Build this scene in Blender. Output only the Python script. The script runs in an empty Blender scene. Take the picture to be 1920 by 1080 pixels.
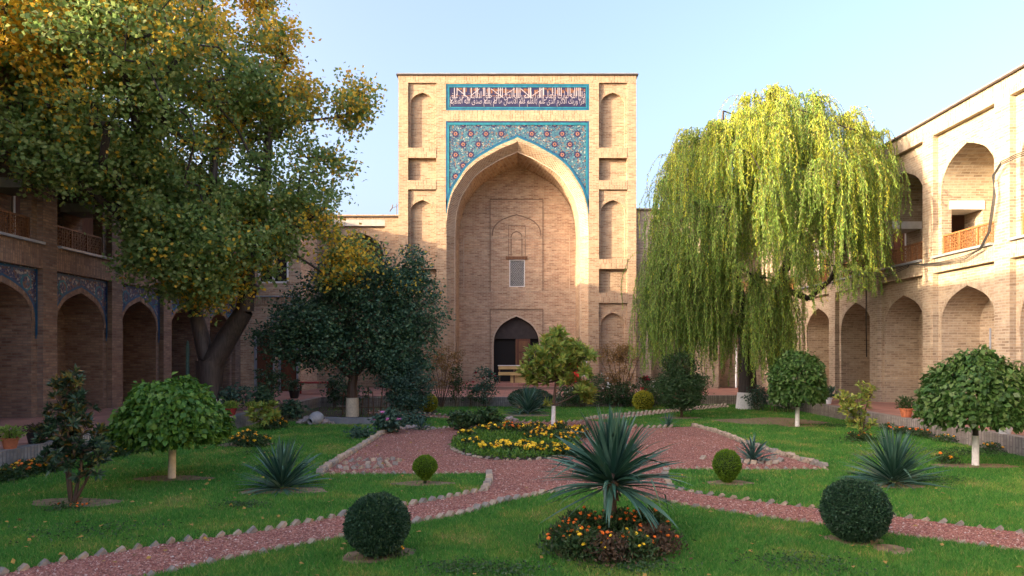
import bpy, math, random
import numpy as np
from mathutils import Vector, Matrix
R = math.radians
random.seed(7); rng = np.random.default_rng(11)
sc = bpy.context.scene; COL = sc.collection
# ---------------------------------------------------------------- camera
EYE = 2.03
cd = bpy.data.cameras.new('camera'); cam = bpy.data.objects.new('camera', cd); COL.objects.link(cam)
cam.location = (0, 0, EYE); cam.rotation_euler = (R(90), 0, 0)
cd.lens = 24; cd.sensor_width = 36; cd.shift_x = -12/1920; cd.shift_y = 125/1920
cd.clip_end = 800; cd.clip_start = .05
sc.camera = cam
# ---------------------------------------------------------------- sky, sun, exposure
SUN_H = (-.9355, -.353); ELEV = R(12.6)
w = bpy.data.worlds.new('World'); sc.world = w; w.use_nodes = True
nt = w.node_tree; bg = nt.nodes['Background']
sky = nt.nodes.new('ShaderNodeTexSky'); sky.sky_type = 'NISHITA'; sky.sun_disc = False
sky.sun_elevation = ELEV; sky.sun_rotation = math.atan2(SUN_H[0], SUN_H[1])
sky.air_density = .75; sky.dust_density = 8.5; sky.ozone_density = 3.0; sky.altitude = 0
wb = nt.nodes.new('ShaderNodeMix'); wb.data_type = 'RGBA'; wb.blend_type = 'MULTIPLY'; wb.inputs[0].default_value = 1   # camera white balance
wb.inputs[7].default_value = (1.14, .93, .80, 1); nt.links.new(sky.outputs[0], wb.inputs[6]); nt.links.new(wb.outputs[2], bg.inputs[0]); bg.inputs[1].default_value = .15
sl = bpy.data.lights.new('sun', 'SUN'); sun = bpy.data.objects.new('sun', sl); COL.objects.link(sun)
sl.energy = 2.0; sl.angle = R(.5); sl.color = (1, .77, .49)
sd = Vector((-SUN_H[0]*math.cos(ELEV), -SUN_H[1]*math.cos(ELEV), -math.sin(ELEV)))
sun.rotation_euler = sd.to_track_quat('-Z', 'Y').to_euler(); sun.location = (-30, -12, 20)
sc.view_settings.view_transform = 'Standard'; sc.view_settings.look = 'None'
sc.view_settings.exposure = 2.9; sc.view_settings.gamma = 1
sc.cycles.max_bounces = 8; sc.cycles.transparent_max_bounces = 8
# ---------------------------------------------------------------- helpers
def P(px, py, Y): return ((px-972)*Y/1280, Y, EYE-(py-665)*Y/1280)
def G(px, py):
    Y = EYE*1280/(py-665); return ((px-972)*Y/1280, Y)
def lin(c):
    return tuple((v/255/12.92 if v/255 <= .04045 else ((v/255+.055)/1.055)**2.4) for v in c)
ROOT = {}
def tag(o, label=None, cat=None, group=None, kind=None):
    if label: o['label'] = label
    if cat: o['category'] = cat
    if group: o['group'] = group
    if kind: o['kind'] = kind
    return o
def thing(name, label, cat, loc=(0, 0, 0), group=None):
    o = bpy.data.objects.new(name, None); COL.objects.link(o); o.location = loc
    o.empty_display_size = .2
    return tag(o, label, cat, group)
def wloc(o):
    l = Vector((0, 0, 0))
    while o is not None: l += o.location; o = o.parent
    return l
class MB:
    def __init__(s): s.v = []; s.f = []; s.m = []
    def face(s, pts, mi=0):
        n = len(s.v); s.v += [tuple(p) for p in pts]; s.f.append(tuple(range(n, n+len(pts)))); s.m.append(mi)
    def box(s, a, b, mi=0):
        (x0, y0, z0), (x1, y1, z1) = a, b
        c = [(x0, y0, z0), (x1, y0, z0), (x1, y1, z0), (x0, y1, z0), (x0, y0, z1), (x1, y0, z1), (x1, y1, z1), (x0, y1, z1)]
        s.hexa(c, mi)
    def hexa(s, c, mi=0):
        n = len(s.v); s.v += [tuple(p) for p in c]
        for f in ((0, 3, 2, 1), (4, 5, 6, 7), (0, 1, 5, 4), (1, 2, 6, 5), (2, 3, 7, 6), (3, 0, 4, 7)):
            s.f.append(tuple(n+i for i in f)); s.m.append(mi)
    def bar(s, a, b, w, h=None, up=(0, 0, 1), mi=0):
        h = h or w; a = Vector(a); b = Vector(b); d = (b-a).normalized(); up = Vector(up)
        if abs(d.dot(up)) > .95: up = Vector((1, 0, 0))
        x = d.cross(up).normalized()*w/2; y = x.cross(d).normalized()*h/2
        s.hexa([a-x-y, a+x-y, b+x-y, b-x-y, a-x+y, a+x+y, b+x+y, b-x+y], mi)
    def tube(s, pts, rad, k=8, mi=0, cap=True):
        pts = [Vector(p) for p in pts]; n0 = len(s.v); m = len(pts)
        if not hasattr(rad, '__len__'): rad = [rad]*m
        ref = Vector((.3, .9, .2))
        for i, p in enumerate(pts):
            d = (pts[min(i+1, m-1)]-pts[max(i-1, 0)]).normalized()
            x = d.cross(ref).normalized(); y = d.cross(x)
            for j in range(k):
                a = 2*math.pi*j/k; s.v.append(tuple(p+(x*math.cos(a)+y*math.sin(a))*rad[i]))
        for i in range(m-1):
            for j in range(k):
                s.f.append((n0+i*k+j, n0+i*k+(j+1) % k, n0+(i+1)*k+(j+1) % k, n0+(i+1)*k+j)); s.m.append(mi)
        if cap:
            s.f.append(tuple(n0+j for j in range(k))); s.m.append(mi)
            s.f.append(tuple(n0+(m-1)*k+j for j in range(k))); s.m.append(mi)
    def lathe(s, prof, k=16, c=(0, 0, 0), mi=0, mat=None):
        n0 = len(s.v)
        for r, z in prof:
            for j in range(k):
                a = 2*math.pi*j/k; p = Vector((r*math.cos(a), r*math.sin(a), z))
                if mat is not None: p = mat @ p
                s.v.append(tuple(p+Vector(c)))
        for i in range(len(prof)-1):
            for j in range(k):
                s.f.append((n0+i*k+j, n0+i*k+(j+1) % k, n0+(i+1)*k+(j+1) % k, n0+(i+1)*k+j)); s.m.append(mi)
        s.f.append(tuple(n0+j for j in range(k))); s.m.append(mi)
    def build(s, name, mats, parent=None, smooth=False, loc=None, world=True):
        me = bpy.data.meshes.new(name); off = Vector((0, 0, 0))
        if world:
            if parent is not None: off = wloc(parent)
            elif loc is not None: off = Vector(loc)
        me.from_pydata([tuple(Vector(v)-off) for v in s.v], [], s.f)
        if not isinstance(mats, (list, tuple)): mats = [mats]
        for m in mats: me.materials.append(m)
        if len(mats) > 1: me.polygons.foreach_set('material_index', s.m)
        if smooth: me.polygons.foreach_set('use_smooth', [True]*len(me.polygons))
        me.update()
        o = bpy.data.objects.new(name, me); COL.objects.link(o)
        if parent is not None: o.parent = parent
        elif loc is not None: o.location = loc
        return o
def np_mesh(name, V, F, mat, parent=None, tint=None, loc=None, smooth=False):
    """V (n,3), F (m,k) equal sized faces"""
    off = np.array(wloc(parent) if parent is not None else (loc or (0, 0, 0)))
    V = (V-off).astype(np.float32); k = F.shape[1]; me = bpy.data.meshes.new(name)
    me.vertices.add(len(V)); me.vertices.foreach_set('co', V.ravel())
    me.loops.add(F.size); me.loops.foreach_set('vertex_index', F.astype(np.int32).ravel())
    me.polygons.add(len(F)); me.polygons.foreach_set('loop_start', np.arange(0, F.size, k, dtype=np.int32))
    me.polygons.foreach_set('loop_total', np.full(len(F), k, dtype=np.int32))
    if smooth: me.polygons.foreach_set('use_smooth', np.ones(len(F), dtype=bool))
    me.materials.append(mat)
    if tint is not None:
        a = me.attributes.new('tint', 'FLOAT', 'FACE'); a.data.foreach_set('value', np.asarray(tint, dtype=np.float32))
    me.update(calc_edges=True); me.validate()
    o = bpy.data.objects.new(name, me); COL.objects.link(o)
    if parent is not None: o.parent = parent
    elif loc is not None: o.location = loc
    return o
def norm(a): return a/np.maximum(np.linalg.norm(a, axis=-1, keepdims=True), 1e-9)
# ---------------------------------------------------------------- materials
def mat(name):
    m = bpy.data.materials.new(name); m.use_nodes = True; n = m.node_tree
    return m, n, n.nodes['Principled BSDF']
def N(n, t, **kw):
    x = n.nodes.new('ShaderNode'+t)
    for k, v in kw.items():
        if k in x.inputs: x.inputs[k].default_value = v
        else: setattr(x, k, v)
    return x
def ramp(n, src, stops, interp='LINEAR'):
    r = n.nodes.new('ShaderNodeValToRGB'); r.color_ramp.interpolation = interp
    e = r.color_ramp.elements
    while len(e) < len(stops): e.new(.5)
    for i, (p, c) in enumerate(stops): e[i].position = p; e[i].color = (*c[:3], 1)
    n.links.new(src, r.inputs[0]); return r.outputs[0]
def mixc(n, f, a, b, mode='MIX'):
    x = n.nodes.new('ShaderNodeMix'); x.data_type = 'RGBA'; x.blend_type = mode
    for i, v in ((0, f), (6, a), (7, b)):
        if isinstance(v, (int, float)): x.inputs[i].default_value = v
        elif isinstance(v, tuple): x.inputs[i].default_value = (*v[:3], 1)
        else: n.links.new(v, x.inputs[i])
    return x.outputs[2]
def noise(n, vec, scale, detail=4, rough=.55):
    x = N(n, 'TexNoise', Scale=scale, Detail=detail, Roughness=rough)
    if vec is not None: n.links.new(vec, x.inputs['Vector'])
    return x.outputs[0]
def bump(n, b, h, strength=.5, dist=.02):
    x = N(n, 'Bump', Strength=strength, Distance=dist); n.links.new(h, x.inputs['Height']); n.links.new(x.outputs[0], b.inputs['Normal'])
def plain(name, c, rough=.8, nz=0, scale=20, metal=0):
    m, n, b = mat(name); b.inputs['Roughness'].default_value = rough; b.inputs['Metallic'].default_value = metal
    if nz:
        g = N(n, 'NewGeometry'); v = noise(n, g.outputs['Position'], scale)
        c0 = tuple(x*(1-nz) for x in c); c1 = tuple(min(1, x*(1+nz)) for x in c)
        n.links.new(ramp(n, v, [(.3, c0), (.7, c1)]), b.inputs['Base Color']); bump(n, b, v, .3, .01)
    else: b.inputs['Base Color'].default_value = (*c, 1)
    return m
def wallcoord(n):
    """u runs along the wall, v is height: picked by the face's own direction"""
    g = N(n, 'NewGeometry'); sp = N(n, 'SeparateXYZ'); n.links.new(g.outputs['Position'], sp.inputs[0])
    sn = N(n, 'SeparateXYZ'); n.links.new(g.outputs['True Normal'], sn.inputs[0])
    ab = []
    for i in range(3):
        a = N(n, 'Math', operation='ABSOLUTE'); n.links.new(sn.outputs[i], a.inputs[0]); ab.append(a.outputs[0])
    gt = N(n, 'Math', operation='GREATER_THAN'); n.links.new(ab[0], gt.inputs[0]); n.links.new(ab[1], gt.inputs[1])
    u = N(n, 'Mix', data_type='FLOAT'); n.links.new(gt.outputs[0], u.inputs[0]); n.links.new(sp.outputs[0], u.inputs[2]); n.links.new(sp.outputs[1], u.inputs[3])
    cm = N(n, 'CombineXYZ'); n.links.new(u.outputs[0], cm.inputs[0]); n.links.new(sp.outputs[2], cm.inputs[1])
    return cm.outputs[0], g.outputs['Position'], u.outputs[0], sp.outputs[2]
def brick(name, c1, c2, mortar, soldier=False, bw=.27, rh=.078, ms=.011, stain=.0, low_tone_c=(.2, .17, .15), bs=.6):
    m, n, b = mat(name); b.inputs['Roughness'].default_value = .92
    vec, pos, u, z = wallcoord(n)
    nw = noise(n, pos, 1.7, 3)                                   # slight waviness of the courses
    off = N(n, 'VectorMath', operation='SCALE'); off.inputs['Scale'].default_value = .035
    cn = N(n, 'CombineXYZ'); n.links.new(nw, cn.inputs[1]); n.links.new(nw, cn.inputs[0]); n.links.new(cn.outputs[0], off.inputs[0])
    ad = N(n, 'VectorMath', operation='ADD'); n.links.new(vec, ad.inputs[0]); n.links.new(off.outputs[0], ad.inputs[1]); vv = ad.outputs[0]
    if soldier:
        mp = N(n, 'Mapping'); mp.inputs['Rotation'].default_value = (0, 0, R(90)); n.links.new(vv, mp.inputs[0]); vv = mp.outputs[0]
    bt = n.nodes.new('ShaderNodeTexBrick'); n.links.new(vv, bt.inputs['Vector'])
    for k, v in (('Scale', 1), ('Mortar Size', ms), ('Mortar Smooth', .25), ('Bias', 0.), ('Brick Width', bw), ('Row Height', rh)): bt.inputs[k].default_value = v
    bt.inputs['Color1'].default_value = (0, 0, 0, 1); bt.inputs['Color2'].default_value = (1, 1, 1, 1); bt.inputs['Mortar'].default_value = (.5, .5, .5, 1)
    bt.offset = .5 if not soldier else .33
    n1 = noise(n, pos, .45, 5, .6); n2 = noise(n, pos, 9, 3)
    c3 = tuple((a*.55+bb*.45)*1.0 for a, bb in zip(c1, c2))
    dark = tuple(x*.80 for x in c2)
    bc = ramp(n, bt.outputs['Color'], [(0, c1), (.45, c3), (.8, c2), (1, dark)])
    big = ramp(n, n1, [(.3, (.78, .76, .76)), (.52, (1, 1, 1)), (.75, (1.16, 1.12, 1.05))])
    bc = mixc(n, 1., bc, big, 'MULTIPLY')
    mpb = N(n, 'Mapping'); mpb.inputs['Scale'].default_value = (.7, .7, 3.2); n.links.new(pos, mpb.inputs[0])
    bc = mixc(n, 1., bc, ramp(n, noise(n, mpb.outputs[0], 1.2, 6, .7), [(.32, (.80, .72, .66)), (.48, (1, 1, 1)), (.68, (1.12, 1.13, 1.15))]), 'MULTIPLY')
    mpc = N(n, 'Mapping'); mpc.inputs['Scale'].default_value = (2.6, 2.6, 13); n.links.new(pos, mpc.inputs[0])
    bc = mixc(n, 1., bc, ramp(n, noise(n, mpc.outputs[0], 1, 4, .7), [(.30, (.72, .66, .62)), (.5, (1, 1, 1)), (.70, (1.17, 1.17, 1.17))]), 'MULTIPLY')
    fine = ramp(n, n2, [(.3, (.82, .82, .82)), (.7, (1.12, 1.12, 1.12))])
    bc = mixc(n, 1., bc, fine, 'MULTIPLY')
    fin = mixc(n, bt.outputs['Fac'], bc, mortar)
    if stain:                                                    # patchy darker tone towards the bottom of the wall
        mr = N(n, 'MapRange'); mr.inputs[1].default_value = 2.2; mr.inputs[2].default_value = .2; n.links.new(z, mr.inputs[0])
        nn = noise(n, pos, 1.1, 6, .65)
        ml = N(n, 'Math', operation='MULTIPLY'); n.links.new(mr.outputs[0], ml.inputs[0]); n.links.new(nn, ml.inputs[1])
        st = ramp(n, ml.outputs[0], [(.25, (0, 0, 0)), (.6, (stain, stain, stain))])
        fin = mixc(n, st, fin, low_tone_c)
    n.links.new(fin, b.inputs['Base Color'])
    inv = N(n, 'Math', operation='SUBTRACT'); inv.inputs[0].default_value = 1; n.links.new(bt.outputs['Fac'], inv.inputs[1])
    a2 = N(n, 'Math', operation='MULTIPLY_ADD'); n.links.new(n2, a2.inputs[0]); a2.inputs[1].default_value = .6; n.links.new(inv.outputs[0], a2.inputs[2])
    bump(n, b, a2.outputs[0], bs, .012)
    return m
TAN1, TAN2, MORT = (.395, .29, .185), (.315, .20, .12), (.36, .295, .215)
M = {}
M['brick'] = brick('buff_brick', TAN1, TAN2, MORT, stain=.5)
M['sold'] = brick('buff_brick_on_end', TAN1, TAN2, MORT, soldier=True)
M['brickR'] = brick('pale_brick', (.42, .345, .245), (.335, .26, .18), (.405, .36, .28), stain=.55)
M['soldR'] = brick('pale_brick_on_end', (.42, .345, .245), (.335, .26, .18), (.405, .36, .28), soldier=True)
M['brickI'] = brick('red_buff_brick', (.54, .395, .265), (.41, .25, .16), (.49, .41, .315), stain=.25)
M['brickD'] = brick('dark_brick', (.25, .17, .12), (.18, .11, .08), (.15, .12, .095), stain=.4, low_tone_c=(.12, .09, .10))
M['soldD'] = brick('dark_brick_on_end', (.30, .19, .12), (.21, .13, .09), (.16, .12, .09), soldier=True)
M['kerb'] = brick('grey_kerb_brick', (.33, .30, .27), (.23, .21, .19), (.15, .14, .13), soldier=True, bw=.5, rh=.085, ms=.014, stain=.35, bs=1)
M['rib'] = plain('brick_rib', (.50, .40, .30), .9, .2, 14)
M['groove_shade'] = plain('painted_groove_shade', (.22, .15, .105), .9, .2, 14)  # dark tone that paints the shade of the recess lines
M['metal'] = plain('zinc_sheet', (.30, .33, .37), .45, .15, 3, .3)
M['dmetal'] = plain('dark_roof_metal', (.06, .045, .04), .6, .2, 3)
M['white'] = plain('white_paint', (.72, .72, .70), .6, .08, 6)
M['cream'] = plain('cream_limewash', (.62, .55, .42), .85, .15, 18)
M['lime'] = plain('white_limewash', (.74, .74, .73), .9, .12, 14)
M['plaster'] = plain('grey_plaster', (.36, .34, .31), .9, .15, 4)
M['black'] = plain('dark_void', (.012, .010, .009), .9)
M['tymp'] = plain('dark_tympanum', (.045, .035, .032), .8, .2, 5)
M['cable'] = plain('black_cable', (.02, .02, .02), .6)
M['terra'] = plain('terracotta', (.42, .13, .055), .8, .18, 12)
M['redpot'] = plain('red_plastic', (.30, .03, .03), .5, .1, 12)
M['blackpot'] = plain('black_plastic', (.015, .015, .016), .5)
M['whitepot'] = plain('white_plastic', (.62, .64, .66), .5, .08, 12)
M['red'] = plain('red_cloth', (.55, .02, .015), .8, .1, 9)
M['stone'] = plain('rough_stone', (.30, .25, .23), .95, .45, 9)
M['jar'] = plain('pale_clay', (.27, .28, .30), .85, .2, 9)
M['edge'] = plain('edging_brick_clay', (.33, .27, .20), .95, .35, 11)
M['edgeg'] = plain('edging_brick_grey', (.24, .22, .19), .95, .35, 11)
M['concrete'] = plain('weathered_concrete', (.17, .185, .21), .9, .3, 3)
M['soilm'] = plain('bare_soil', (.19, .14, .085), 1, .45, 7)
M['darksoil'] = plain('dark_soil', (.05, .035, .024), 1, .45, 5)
def wood(name, a, b2, sx=3, sz=22):
    m, n, b = mat(name); b.inputs['Roughness'].default_value = .6
    g = N(n, 'NewGeometry'); mp = N(n, 'Mapping'); mp.inputs['Scale'].default_value = (sz, sz, sx); n.links.new(g.outputs['Position'], mp.inputs[0])
    v = noise(n, mp.outputs[0], 1, 5); n.links.new(ramp(n, v, [(.3, b2), (.7, a)]), b.inputs['Base Color']); bump(n, b, v, .2, .01); return m
M['rail'] = wood('brown_wood', (.22, .10, .04), (.11, .045, .02))
M['railR'] = wood('golden_brown_wood', (.34, .155, .055), (.19, .08, .03))
M['door'] = wood('carved_door_wood', (.16, .055, .022), (.08, .025, .012))
M['stake'] = wood('weathered_stake', (.17, .09, .045), (.09, .045, .025))
M['pale'] = wood('yellowed_plank', (.58, .42, .17), (.42, .27, .10), 22, 3)
M['bark'] = wood('furrowed_bark', (.06, .045, .040), (.015, .012, .011), 2.5, 26)
M['bark2'] = wood('brown_bark', (.12, .075, .05), (.05, .03, .022), 3, 30)
def leafmat(name, stops, tr=.3, rough=.5, tintc=None):
    m, n, b = mat(name); b.inputs['Roughness'].default_value = rough; b.inputs['Specular IOR Level'].default_value = .3
    g = N(n, 'NewGeometry'); c = ramp(n, g.outputs['Random Per Island'], stops)
    if tintc:
        at = N(n, 'Attribute', attribute_name='tint'); tc = ramp(n, g.outputs['Random Per Island'], tintc)
        c = mixc(n, at.outputs['Fac'], c, tc)
    n.links.new(c, b.inputs['Base Color'])
    t = N(n, 'BsdfTranslucent'); n.links.new(c, t.inputs[0]); mx = N(n, 'MixShader'); mx.inputs[0].default_value = tr
    n.links.new(b.outputs[0], mx.inputs[1]); n.links.new(t.outputs[0], mx.inputs[2]); n.links.new(mx.outputs[0], n.nodes['Material Output'].inputs[0])
    return m
G3 = lambda a, b, c: [(0, a), (.5, b), (1, c)]
YEL = G3((.74, .50, .06), (.82, .62, .08), (.70, .36, .05))
M['L_big'] = leafmat('maple_leaf', G3((.14, .25, .065), (.23, .34, .10), (.36, .43, .17)), .5, .5, YEL)
M['L_dark'] = leafmat('dark_blue_green_leaf', G3((.03, .08, .045), (.055, .13, .07), (.11, .20, .11)), .2, .42, YEL)
M['L_willow'] = leafmat('willow_leaf', G3((.13, .27, .055), (.22, .36, .07), (.36, .46, .08)), .45, .5, G3((.36, .46, .05), (.45, .53, .06), (.52, .48, .05)))
M['L_umb'] = leafmat('mulberry_leaf', G3((.045, .13, .02), (.085, .21, .03), (.16, .29, .045)), .3, .4)
M['L_umb2'] = leafmat('olive_mulberry_leaf', G3((.035, .09, .02), (.065, .15, .03), (.13, .21, .06)), .3, .4)
M['L_box'] = leafmat('dark_boxwood_leaf', G3((.014, .042, .022), (.028, .075, .038), (.06, .13, .06)), .15, .45)
M['L_lime'] = leafmat('bright_clipped_leaf', G3((.07, .16, .01), (.12, .24, .015), (.20, .32, .02)), .3, .5)
M['L_yel'] = leafmat('golden_leaf', G3((.34, .34, .03), (.48, .45, .04), (.16, .22, .03)), .3, .5)
M['L_mag'] = leafmat('magnolia_leaf', G3((.025, .055, .035), (.04, .085, .045), (.065, .12, .06)), .12, .3, G3((.16, .15, .03), (.22, .12, .03), (.10, .16, .03)))
M['L_light'] = leafmat('light_green_leaf', G3((.16, .27, .05), (.25, .37, .07), (.36, .44, .10)), .35, .4, G3((.34, .38, .07), (.40, .36, .08), (.28, .36, .08)))
M['L_shrub'] = leafmat('mid_green_leaf', G3((.025, .065, .025), (.045, .10, .035), (.075, .14, .05)), .25, .45)
M['L_teal'] = leafmat('grey_green_leaf', G3((.035, .085, .06), (.055, .12, .08), (.09, .17, .12)), .2, .5)
M['L_rust'] = leafmat('rusty_autumn_leaf', G3((.17, .12, .04), (.26, .14, .045), (.30, .20, .06)), .3, .6, G3((.30, .34, .05), (.36, .34, .05), (.25, .30, .05)))
M['L_sword'] = leafmat('sword_leaf', G3((.022, .072, .052), (.045, .12, .082), (.11, .21, .15)), .08, .35)
M['L_agave'] = leafmat('blue_agave_leaf', G3((.04, .10, .085), (.055, .13, .11), (.08, .16, .13)), .05, .4)
M['L_mari'] = leafmat('marigold_leaf', G3((.03, .075, .022), (.045, .10, .03), (.06, .07, .03)), .25, .5)
M['L_dry'] = leafmat('withered_leaf', G3((.10, .055, .035), (.06, .05, .03), (.13, .085, .05)), .2, .7)
M['core'] = plain('painted_core_shade', (.018, .035, .014), .95, .3, 30)  # solid core colour, shade between the leaves painted in
M['L_fall'] = leafmat('fallen_leaf', G3((.30, .22, .06), (.38, .24, .05), (.16, .09, .04)), .1, .7)
M['F_yel'] = plain('yellow_petals', (.85, .58, .02), .7, .15, 60)
M['F_gold'] = plain('golden_petals', (.80, .38, .015), .7, .2, 60)
M['F_org'] = plain('orange_petals', (.78, .17, .012), .7, .25, 60)
M['F_red'] = plain('dark_red_petals', (.25, .008, .02), .7, .25, 60)
M['F_pink'] = plain('pink_petals', (.55, .20, .45), .7, .25, 60)
M['F_white'] = plain('white_petals', (.75, .75, .72), .7, .1, 60)
M['cactus'] = plain('cactus_skin', (.05, .12, .10), .6, .3, 20)
M['stem'] = plain('plant_stem', (.10, .07, .04), .9, .3, 30)
# ground materials
m, n, b = mat('lawn'); M['lawn'] = m; b.inputs['Roughness'].default_value = 1; b.inputs['Specular IOR Level'].default_value = .1
g = N(n, 'NewGeometry'); p = g.outputs['Position']
c = ramp(n, noise(n, p, .9, 5, .6), [(.3, (.05, .17, .03)), (.5, (.07, .20, .035)), (.60, (.17, .20, .05)), (.74, (.30, .24, .11))])
c2 = ramp(n, noise(n, p, 45, 4, .7), [(.25, (.45, .45, .45)), (.75, (1.4, 1.4, 1.3))])
n.links.new(mixc(n, 1., c, c2, 'MULTIPLY'), b.inputs['Base Color']); bump(n, b, noise(n, p, 60, 3), 1, .03)
m, n, b = mat('grass_blades'); M['grass'] = m; b.inputs['Roughness'].default_value = .6; b.inputs['Specular IOR Level'].default_value = .2
g = N(n, 'NewGeometry'); p = g.outputs['Position']
a = ramp(n, g.outputs['Random Per Island'], [(0, (.05, .20, .035)), (.5, (.09, .30, .05)), (.88, (.16, .36, .065)), (1, (.36, .36, .14))])
c = ramp(n, noise(n, p, .9, 5, .6), [(.3, (.80, .82, .8)), (.5, (1, 1, 1)), (.60, (1.6, 1.1, 1.1)), (.74, (2.7, 1.2, 2.0))])
c = mixc(n, 1., a, c, 'MULTIPLY'); n.links.new(c, b.inputs['Base Color'])
t = N(n, 'BsdfTranslucent'); n.links.new(c, t.inputs[0]); mx = N(n, 'MixShader'); mx.inputs[0].default_value = .35
n.links.new(b.outputs[0], mx.inputs[1]); n.links.new(t.outputs[0], mx.inputs[2]); n.links.new(mx.outputs[0], n.nodes['Material Output'].inputs[0])
m, n, b = mat('red_gravel'); M['gravel'] = m; b.inputs['Roughness'].default_value = .95
g = N(n, 'NewGeometry'); p = g.outputs['Position']
vo = N(n, 'TexVoronoi', Scale=48.); n.links.new(p, vo.inputs['Vector'])
sx = N(n, 'SeparateColor'); n.links.new(vo.outputs['Color'], sx.inputs[0])
c = ramp(n, sx.outputs[0], [(0, (.13, .048, .038)), (.4, (.25, .10, .07)), (.75, (.35, .16, .115)), (1, (.45, .30, .24))])
c = mixc(n, 1., c, ramp(n, noise(n, p, .8, 4), [(.3, (.8, .8, .82)), (.7, (1.15, 1.12, 1.1))]), 'MULTIPLY')
n.links.new(c, b.inputs['Base Color']); bump(n, b, vo.outputs['Distance'], 1, .02)
m, n, b = mat('gravel_stone'); M['pebble'] = m; b.inputs['Roughness'].default_value = .9
g = N(n, 'NewGeometry'); n.links.new(ramp(n, g.outputs['Random Per Island'], [(0, (.16, .055, .048)), (.4, (.30, .115, .085)), (.85, (.42, .205, .155)), (.97, (.52, .36, .30)), (1, (.55, .48, .42))]), b.inputs['Base Color'])
m, n, b = mat('red_terrace_tile'); M['tile'] = m; b.inputs['Roughness'].default_value = .75
g = N(n, 'NewGeometry'); bt = n.nodes.new('ShaderNodeTexBrick'); n.links.new(g.outputs['Position'], bt.inputs[0])
for k, v in (('Scale', 1), ('Mortar Size', .01), ('Brick Width', .3), ('Row Height', .3)): bt.inputs[k].default_value = v
bt.offset = 0; bt.inputs['Color1'].default_value = (.30, .135, .10, 1); bt.inputs['Color2'].default_value = (.36, .18, .14, 1); bt.inputs['Mortar'].default_value = (.22, .14, .11, 1)
n.links.new(mixc(n, 1., bt.outputs[0], ramp(n, noise(n, g.outputs['Position'], .8, 5), [(.3, (.7, .7, .72)), (.7, (1.15, 1.12, 1.1))]), 'MULTIPLY'), b.inputs['Base Color'])
# glazed tile
def glazed(name, scale, stops, line, lw, base2=None):
    m, n, b = mat(name); b.inputs['Roughness'].default_value = .3
    vec, pos, u, z = wallcoord(n)
    v1 = N(n, 'TexVoronoi', Scale=scale); n.links.new(vec, v1.inputs['Vector'])
    v2 = N(n, 'TexVoronoi', Scale=scale, feature='DISTANCE_TO_EDGE'); n.links.new(vec, v2.inputs['Vector'])
    s = N(n, 'SeparateColor'); n.links.new(v1.outputs['Color'], s.inputs[0])
    c = ramp(n, s.outputs[0], stops, 'CONSTANT')
    e = ramp(n, v2.outputs['Distance'], [(lw, (1, 1, 1)), (lw*1.6, (0, 0, 0))])
    c = mixc(n, e, c, line)
    n.links.new(mixc(n, 1., c, ramp(n, noise(n, pos, 3, 4), [(.3, (.8, .8, .8)), (.7, (1.15, 1.15, 1.15))]), 'MULTIPLY'), b.inputs['Base Color'])
    return m
M['mosaic'] = glazed('turquoise_mosaic', 16, [(0, (.016, .065, .12)), (.3, (.02, .10, .145)), (.5, (.012, .02, .07)), (.68, (.03, .14, .18)), (.80, (.16, .08, .05)), (.93, (.24, .26, .24))], (.12, .20, .21), .03)
M['mosaicD'] = glazed('dark_mosaic', 17, [(0, (.02, .03, .10)), (.3, (.10, .05, .04)), (.5, (.03, .10, .16)), (.62, (.30, .28, .25)), (.8, (.015, .02, .07)), (.9, (.16, .08, .05))], (.10, .12, .18), .03)
M['navy'] = plain('navy_glaze', (.016, .015, .055), .3, .3, 8)
M['teal'] = plain('teal_glaze', (.012, .14, .19), .3, .25, 6)
M['teal2'] = plain('deep_blue_glaze', (.006, .07, .16), .3, .25, 6)
M['star'] = plain('terracotta_star', (.30, .13, .07), .7, .3, 20)
M['rust'] = plain('brown_glaze', (.17, .07, .03), .5, .5, 14)
M['script'] = plain('white_glaze', (.38, .34, .36), .4, .1, 20)
# ---------------------------------------------------------------- wall pieces in a wall's own (u, v=depth, z) frame
FR = lambda u, v, z: (12.7+v, u, z)
FL = lambda u, v, z: (-12.7-v, u, z)
def front(Y): return lambda u, v, z: (u, Y+v, z)
_base = [(0, 1), (.0155, .994), (.06, .975), (.231, .923), (.403, .852), (.575, .773), (.719, .673), (.824, .553), (.903, .455), (.955, .335), (.981, .233), (.995, .114), (1, 0)]
def prof(uc, half, zs, rise, fine=1):
    r = _base[2:]; r = [(0, 1)]+r
    if fine > 1:
        q = []
        for i in range(len(r)-1):
            p0, p1, p2, p3 = r[max(i-1, 0)], r[i], r[i+1], r[min(i+2, len(r)-1)]
            for k in range(fine):
                t = k/fine
                q.append(tuple(.5*(2*p1[j]+(p2[j]-p0[j])*t+(2*p0[j]-5*p1[j]+4*p2[j]-p3[j])*t*t+(3*p1[j]-p0[j]-3*p2[j]+p3[j])*t**3) for j in (0, 1)))
        r = q+[r[-1]]
    L = [(uc-half*a, zs+rise*b) for a, b in reversed(r)]
    return L+[(uc+half*a, zs+rise*b) for a, b in r[1:]]
def rectf(mb, F, u0, u1, z0, z1, v=0, mi=0): mb.face([F(u0, v, z0), F(u1, v, z0), F(u1, v, z1), F(u0, v, z1)], mi)
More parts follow.
